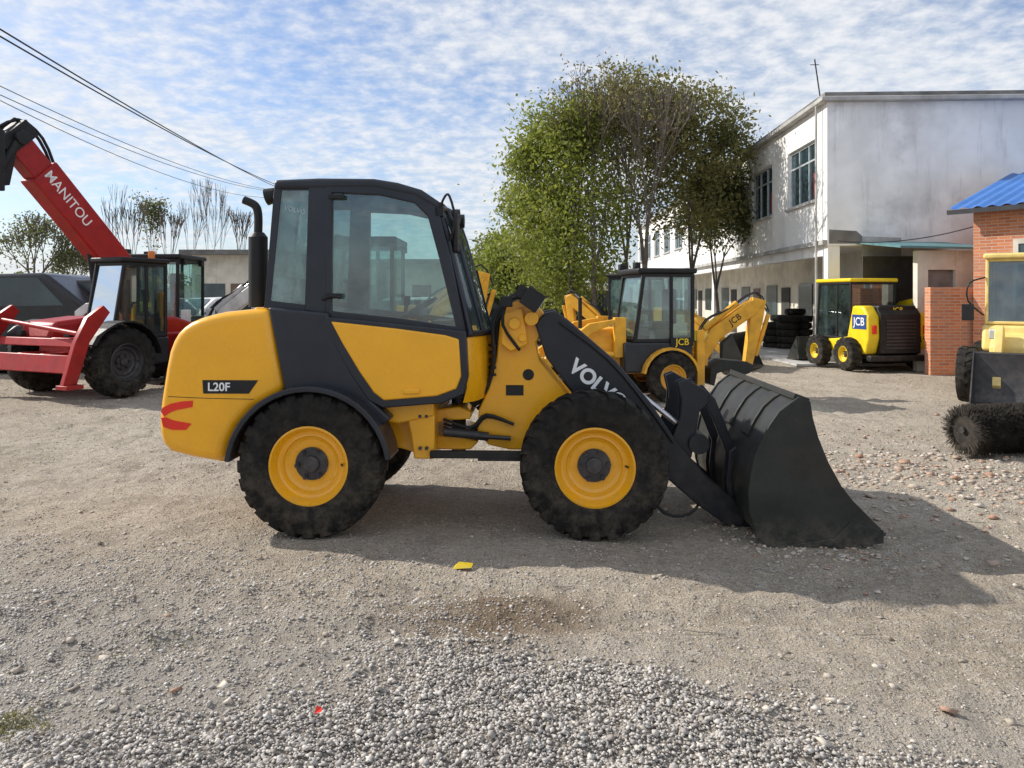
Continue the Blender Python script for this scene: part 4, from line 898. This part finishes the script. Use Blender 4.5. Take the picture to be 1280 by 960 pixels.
def stones(name,P,S,m,label,cat,flat=.62):
    n=len(P); rg=np.random.default_rng(len(P)); nv,nf=8,12
    A=rg.normal(0,1,(n,3,3)); Q,_=np.linalg.qr(A)
    sc=rg.uniform(.55,1.3,(n,1,3))
    v=cubv[None]*(1+rg.uniform(-.42,.30,(n,nv,1)))*sc+rg.uniform(-.15,.15,(n,nv,3))
    v=np.einsum('nij,nkj->nki',Q,v)*S[:,None,None]; v[:,:,2]*=flat; v+=P[:,None,:]
    f=(cubf[None]+np.arange(n)[:,None,None]*nv).reshape(-1)
    me=bpy.data.meshes.new(name); me.vertices.add(n*nv); me.vertices.foreach_set('co',v.astype(np.float32).ravel())
    me.loops.add(len(f)); me.loops.foreach_set('vertex_index',f.astype(np.int32)); me.polygons.add(n*nf); me.polygons.foreach_set('loop_start',np.arange(0,n*nf*3,3,dtype=np.int32))
    me.materials.append(m); me.update(calc_edges=True)
    o=bpy.data.objects.new(name,me); COL.objects.link(o); o['kind']='stuff'; o['label']=label; o['category']=cat
def ss(a,b,x):
    t=min(1,max(0,(x-a)/(b-a))); return t*t*(3-2*t)
def dens(x,y):
    top=3.95-.40*abs(x-.05)**1.2 if x<.05 else 3.95-.62*(x-.05)
    w=mn.noise(Vector((x*2.2,y*2.2,0)))*.40
    return ss(-.20,.45,top-y+w)*(1-.35*ss(.5,1.6,-x))
def dens2(x,y):
    w=mn.noise(Vector((x*2.2,y*2.2,0)))*.35
    return .72*ss(-.5,.9,(4.9-.2*x)-y+w*2.5)*ss(-.5,.5,-x+w)*(.35+1.1*max(0,mn.noise(Vector((x*1.3,y*1.3,9)))+.3))
P=[];S=[]
rn=random.Random(9)
for i in range(150000):
    y=rn.uniform(2.3,6.4); x=rn.uniform(-.75,.75)*y
    dd=dens(x,y); d2=dens2(x,y) if x<.6 else 0
    k=min(1,(5/y)**.5); u=rn.random()
    if u<dd*k:
        s=rn.uniform(.0040,.0100) if rn.random()<.95 else rn.uniform(.011,.016)
        P.append((x,y,gz(x,y)+s*.35+rn.uniform(0,.013)*dd)); S.append(s)
    elif u<max(dd,d2)*k:
        s=rn.uniform(.0028,.0078) if rn.random()<.95 else rn.uniform(.009,.014)
        P.append((x,y,gz(x,y)+s*.3)); S.append(s)
stones('gravel',np.array(P),np.array(S),STONE,'pile of loose light grey crushed gravel','gravel'); print('gravel',len(P))
P=[];S=[]
for i in range(75000):
    y=2.3+rn.random()**1.5*22; x=rn.uniform(-.78,.78)*y
    if mn.noise(Vector((x*.8,y*.8,4)))+rn.uniform(-.5,.5)>-.1:
        s=rn.uniform(.002,.0065)*(1+y*.08) if rn.random()<.98 else rn.uniform(.008,.024)
        P.append((x,y,gz(x,y)+s*.1)); S.append(s)
stones('pebbles',np.array(P),np.array(S),PEB,'dusty pebbles scattered across the yard','pebbles',.5)
P=[];S=[]
for i in range(1600):
    x=rn.gauss(4.4,1.1); y=rn.gauss(7.6,1.1); s=rn.uniform(.008,.028) if rn.random()<.93 else rn.uniform(.03,.055)
    P.append((x,y,gz(x,y)+s*.2)); S.append(s)
for i in range(400):
    x=rn.gauss(2.2,.3); y=rn.gauss(5.55,.3); s=rn.uniform(.008,.024); P.append((x,y,gz(x,y)+s*.2)); S.append(s)
for px,py in ((165,745),(88,803),(20,830),(60,752),(335,760),(1185,905),(960,895),(1030,935),(130,828),(220,862),(210,770)):
    y=1691/(py-370); P.append((PX(px,y),y,gz(PX(px,y),y)+.008)); S.append(rn.uniform(.020,.030))
stones('rubble',np.array(P),np.array(S),RUBB,'broken brick rubble and stones on the dirt','rubble',.45)
x,y=PX(578,4.95),4.95; m=MB().add([(x-.06,y-.03,.012),(x+.06,y-.03,.02),(x+.07,y+.03,.03),(x-.05,y+.03,.015),(x-.02,y,.05)],[(0,1,4),(1,2,4),(2,3,4),(3,0,4)])
solo('plastic_scrap',m,YEL3,'small yellow plastic scrap on the dirt','litter',sharp=0)
x,y=PX(402,3.25),3.2; m=MB().add([(x-.015,y-.015,.03),(x+.015,y-.01,.035),(x+.01,y+.015,.04),(x-.012,y+.012,.05)],[(0,1,2,3)])
solo('paper_scrap',m,REDL,'tiny red scrap on the gravel','litter',sharp=0)
rn=random.Random(4)
for px,py in ((30,870),(100,815),(880,800),(1080,800),(700,735),(1215,655)):
    y=1691/(py-370); x=PX(px,y); a=rn.uniform(-.6,.6); l=rn.uniform(.05,.14); pts=[(x+math.cos(a)*l*k+rn.uniform(-.006,.006),y+math.sin(a)*l*k,gz(x,y)+.012+rn.uniform(0,.006)) for k in (-1,-.3,.3,1)]
    solo('fallen_twig',MB().tube(pts,.0028,5,3),BARK2,'thin dry twig lying on the dirt','twig',group='dry twigs lying on the dirt')
rg=np.random.default_rng(8); V=[]
for cx,cy,n in ((PX(10,3.15),3.15,380),(PX(205,3.9),3.9,60),(PX(130,3.6),3.7,30)):
    for i in range(n):
        x=cx+rg.normal(0,.08); y=cy+rg.normal(0,.05); h=rg.uniform(.01,.03); a=rg.uniform(0,6.28); dx,dy=.0025*math.cos(a),.0025*math.sin(a); lx,ly=rg.normal(0,.012,2)
        z=gz(x,y); V+=[(x-dx,y-dy,z),(x+dx,y+dy,z),(x+dx*.3+lx,y+dy*.3+ly,z+h),(x-dx*.3+lx,y-dy*.3+ly,z+h)]
o=bpy.data.objects.new('grass',leafmesh('grass',np.array(V),LEAFO)); COL.objects.link(o); o['kind']='stuff'; o['label']='sparse small grass tufts in the gravel'; o['category']='grass'

# ================================================================== LIGHT / SKY / CAMERA
d=Vector((3.6,-1.25,-2.65)); el=math.atan2(2.65,math.hypot(3.6,1.25)); az=math.atan2(-3.6,1.25)
sl=bpy.data.lights.new('sun','SUN'); sl.energy=5.0; sl.angle=math.radians(.5); sl.color=(1,.945,.86)
so=bpy.data.objects.new('sun',sl); so.rotation_euler=d.to_track_quat('-Z','Y').to_euler(); so.location=(-20,10,20); COL.objects.link(so)
w=bpy.data.worlds.new('World'); scene.world=w; w.use_nodes=True; nt=w.node_tree; nt.nodes.clear()
out=N(nt,'ShaderNodeOutputWorld'); bg=N(nt,'ShaderNodeBackground'); nt.links.new(bg.outputs[0],out.inputs[0]); bg.inputs[1].default_value=.14
sky=N(nt,'ShaderNodeTexSky'); sky.sky_type='NISHITA'; sky.sun_disc=False; sky.sun_elevation=el; sky.sun_rotation=az%(2*math.pi); sky.dust_density=1.0; sky.ozone_density=2.0
tc=N(nt,'ShaderNodeTexCoord'); s=N(nt,'ShaderNodeSeparateXYZ'); nt.links.new(tc.outputs['Generated'],s.inputs[0])
den=math_(nt,'ADD',math_(nt,'MAXIMUM',s.outputs[2],0.0),.18)
cb=N(nt,'ShaderNodeCombineXYZ'); nt.links.new(math_(nt,'DIVIDE',s.outputs[0],den),cb.inputs[0]); nt.links.new(math_(nt,'DIVIDE',s.outputs[1],den),cb.inputs[1])
uv=cb.outputs[0]
big=noise_(nt,uv,.50,4,.5); midn=noise_(nt,uv,2.4,5,.6); sm_=noise_(nt,uv,15,5,.6)
f=math_(nt,'ADD',math_(nt,'MULTIPLY',big,.95),math_(nt,'ADD',math_(nt,'MULTIPLY',midn,.38),math_(nt,'MULTIPLY',sm_,.42)))
f=math_(nt,'MULTIPLY',ramp_(nt,f,.64,1.0),.92)
hz=ramp_(nt,s.outputs[2],.16,.0)
f=math_(nt,'MAXIMUM',f,math_(nt,'MULTIPLY',hz,.6))
cc=mixc(nt,ramp_(nt,sm_,.35,.7),(5.3,5.7,6.2),(6.6,6.65,6.8))
c=mixc(nt,f,mixc(nt,1.0,sky.outputs[0],(.84,.93,1.10),'MULTIPLY'),cc)
nt.links.new(c,bg.inputs[0])
cam=bpy.data.cameras.new('camera'); cam.sensor_width=36; cam.lens=F/1280*36; cam.shift_y=-110/1280; cam.clip_end=3000; cam.clip_start=.05
co=bpy.data.objects.new('camera',cam); co.location=(0,0,CAM_H); co.rotation_euler=(math.pi/2,0,0); COL.objects.link(co); scene.camera=co
scene.view_settings.view_transform='Standard'; scene.view_settings.look='None'; scene.view_settings.exposure=0
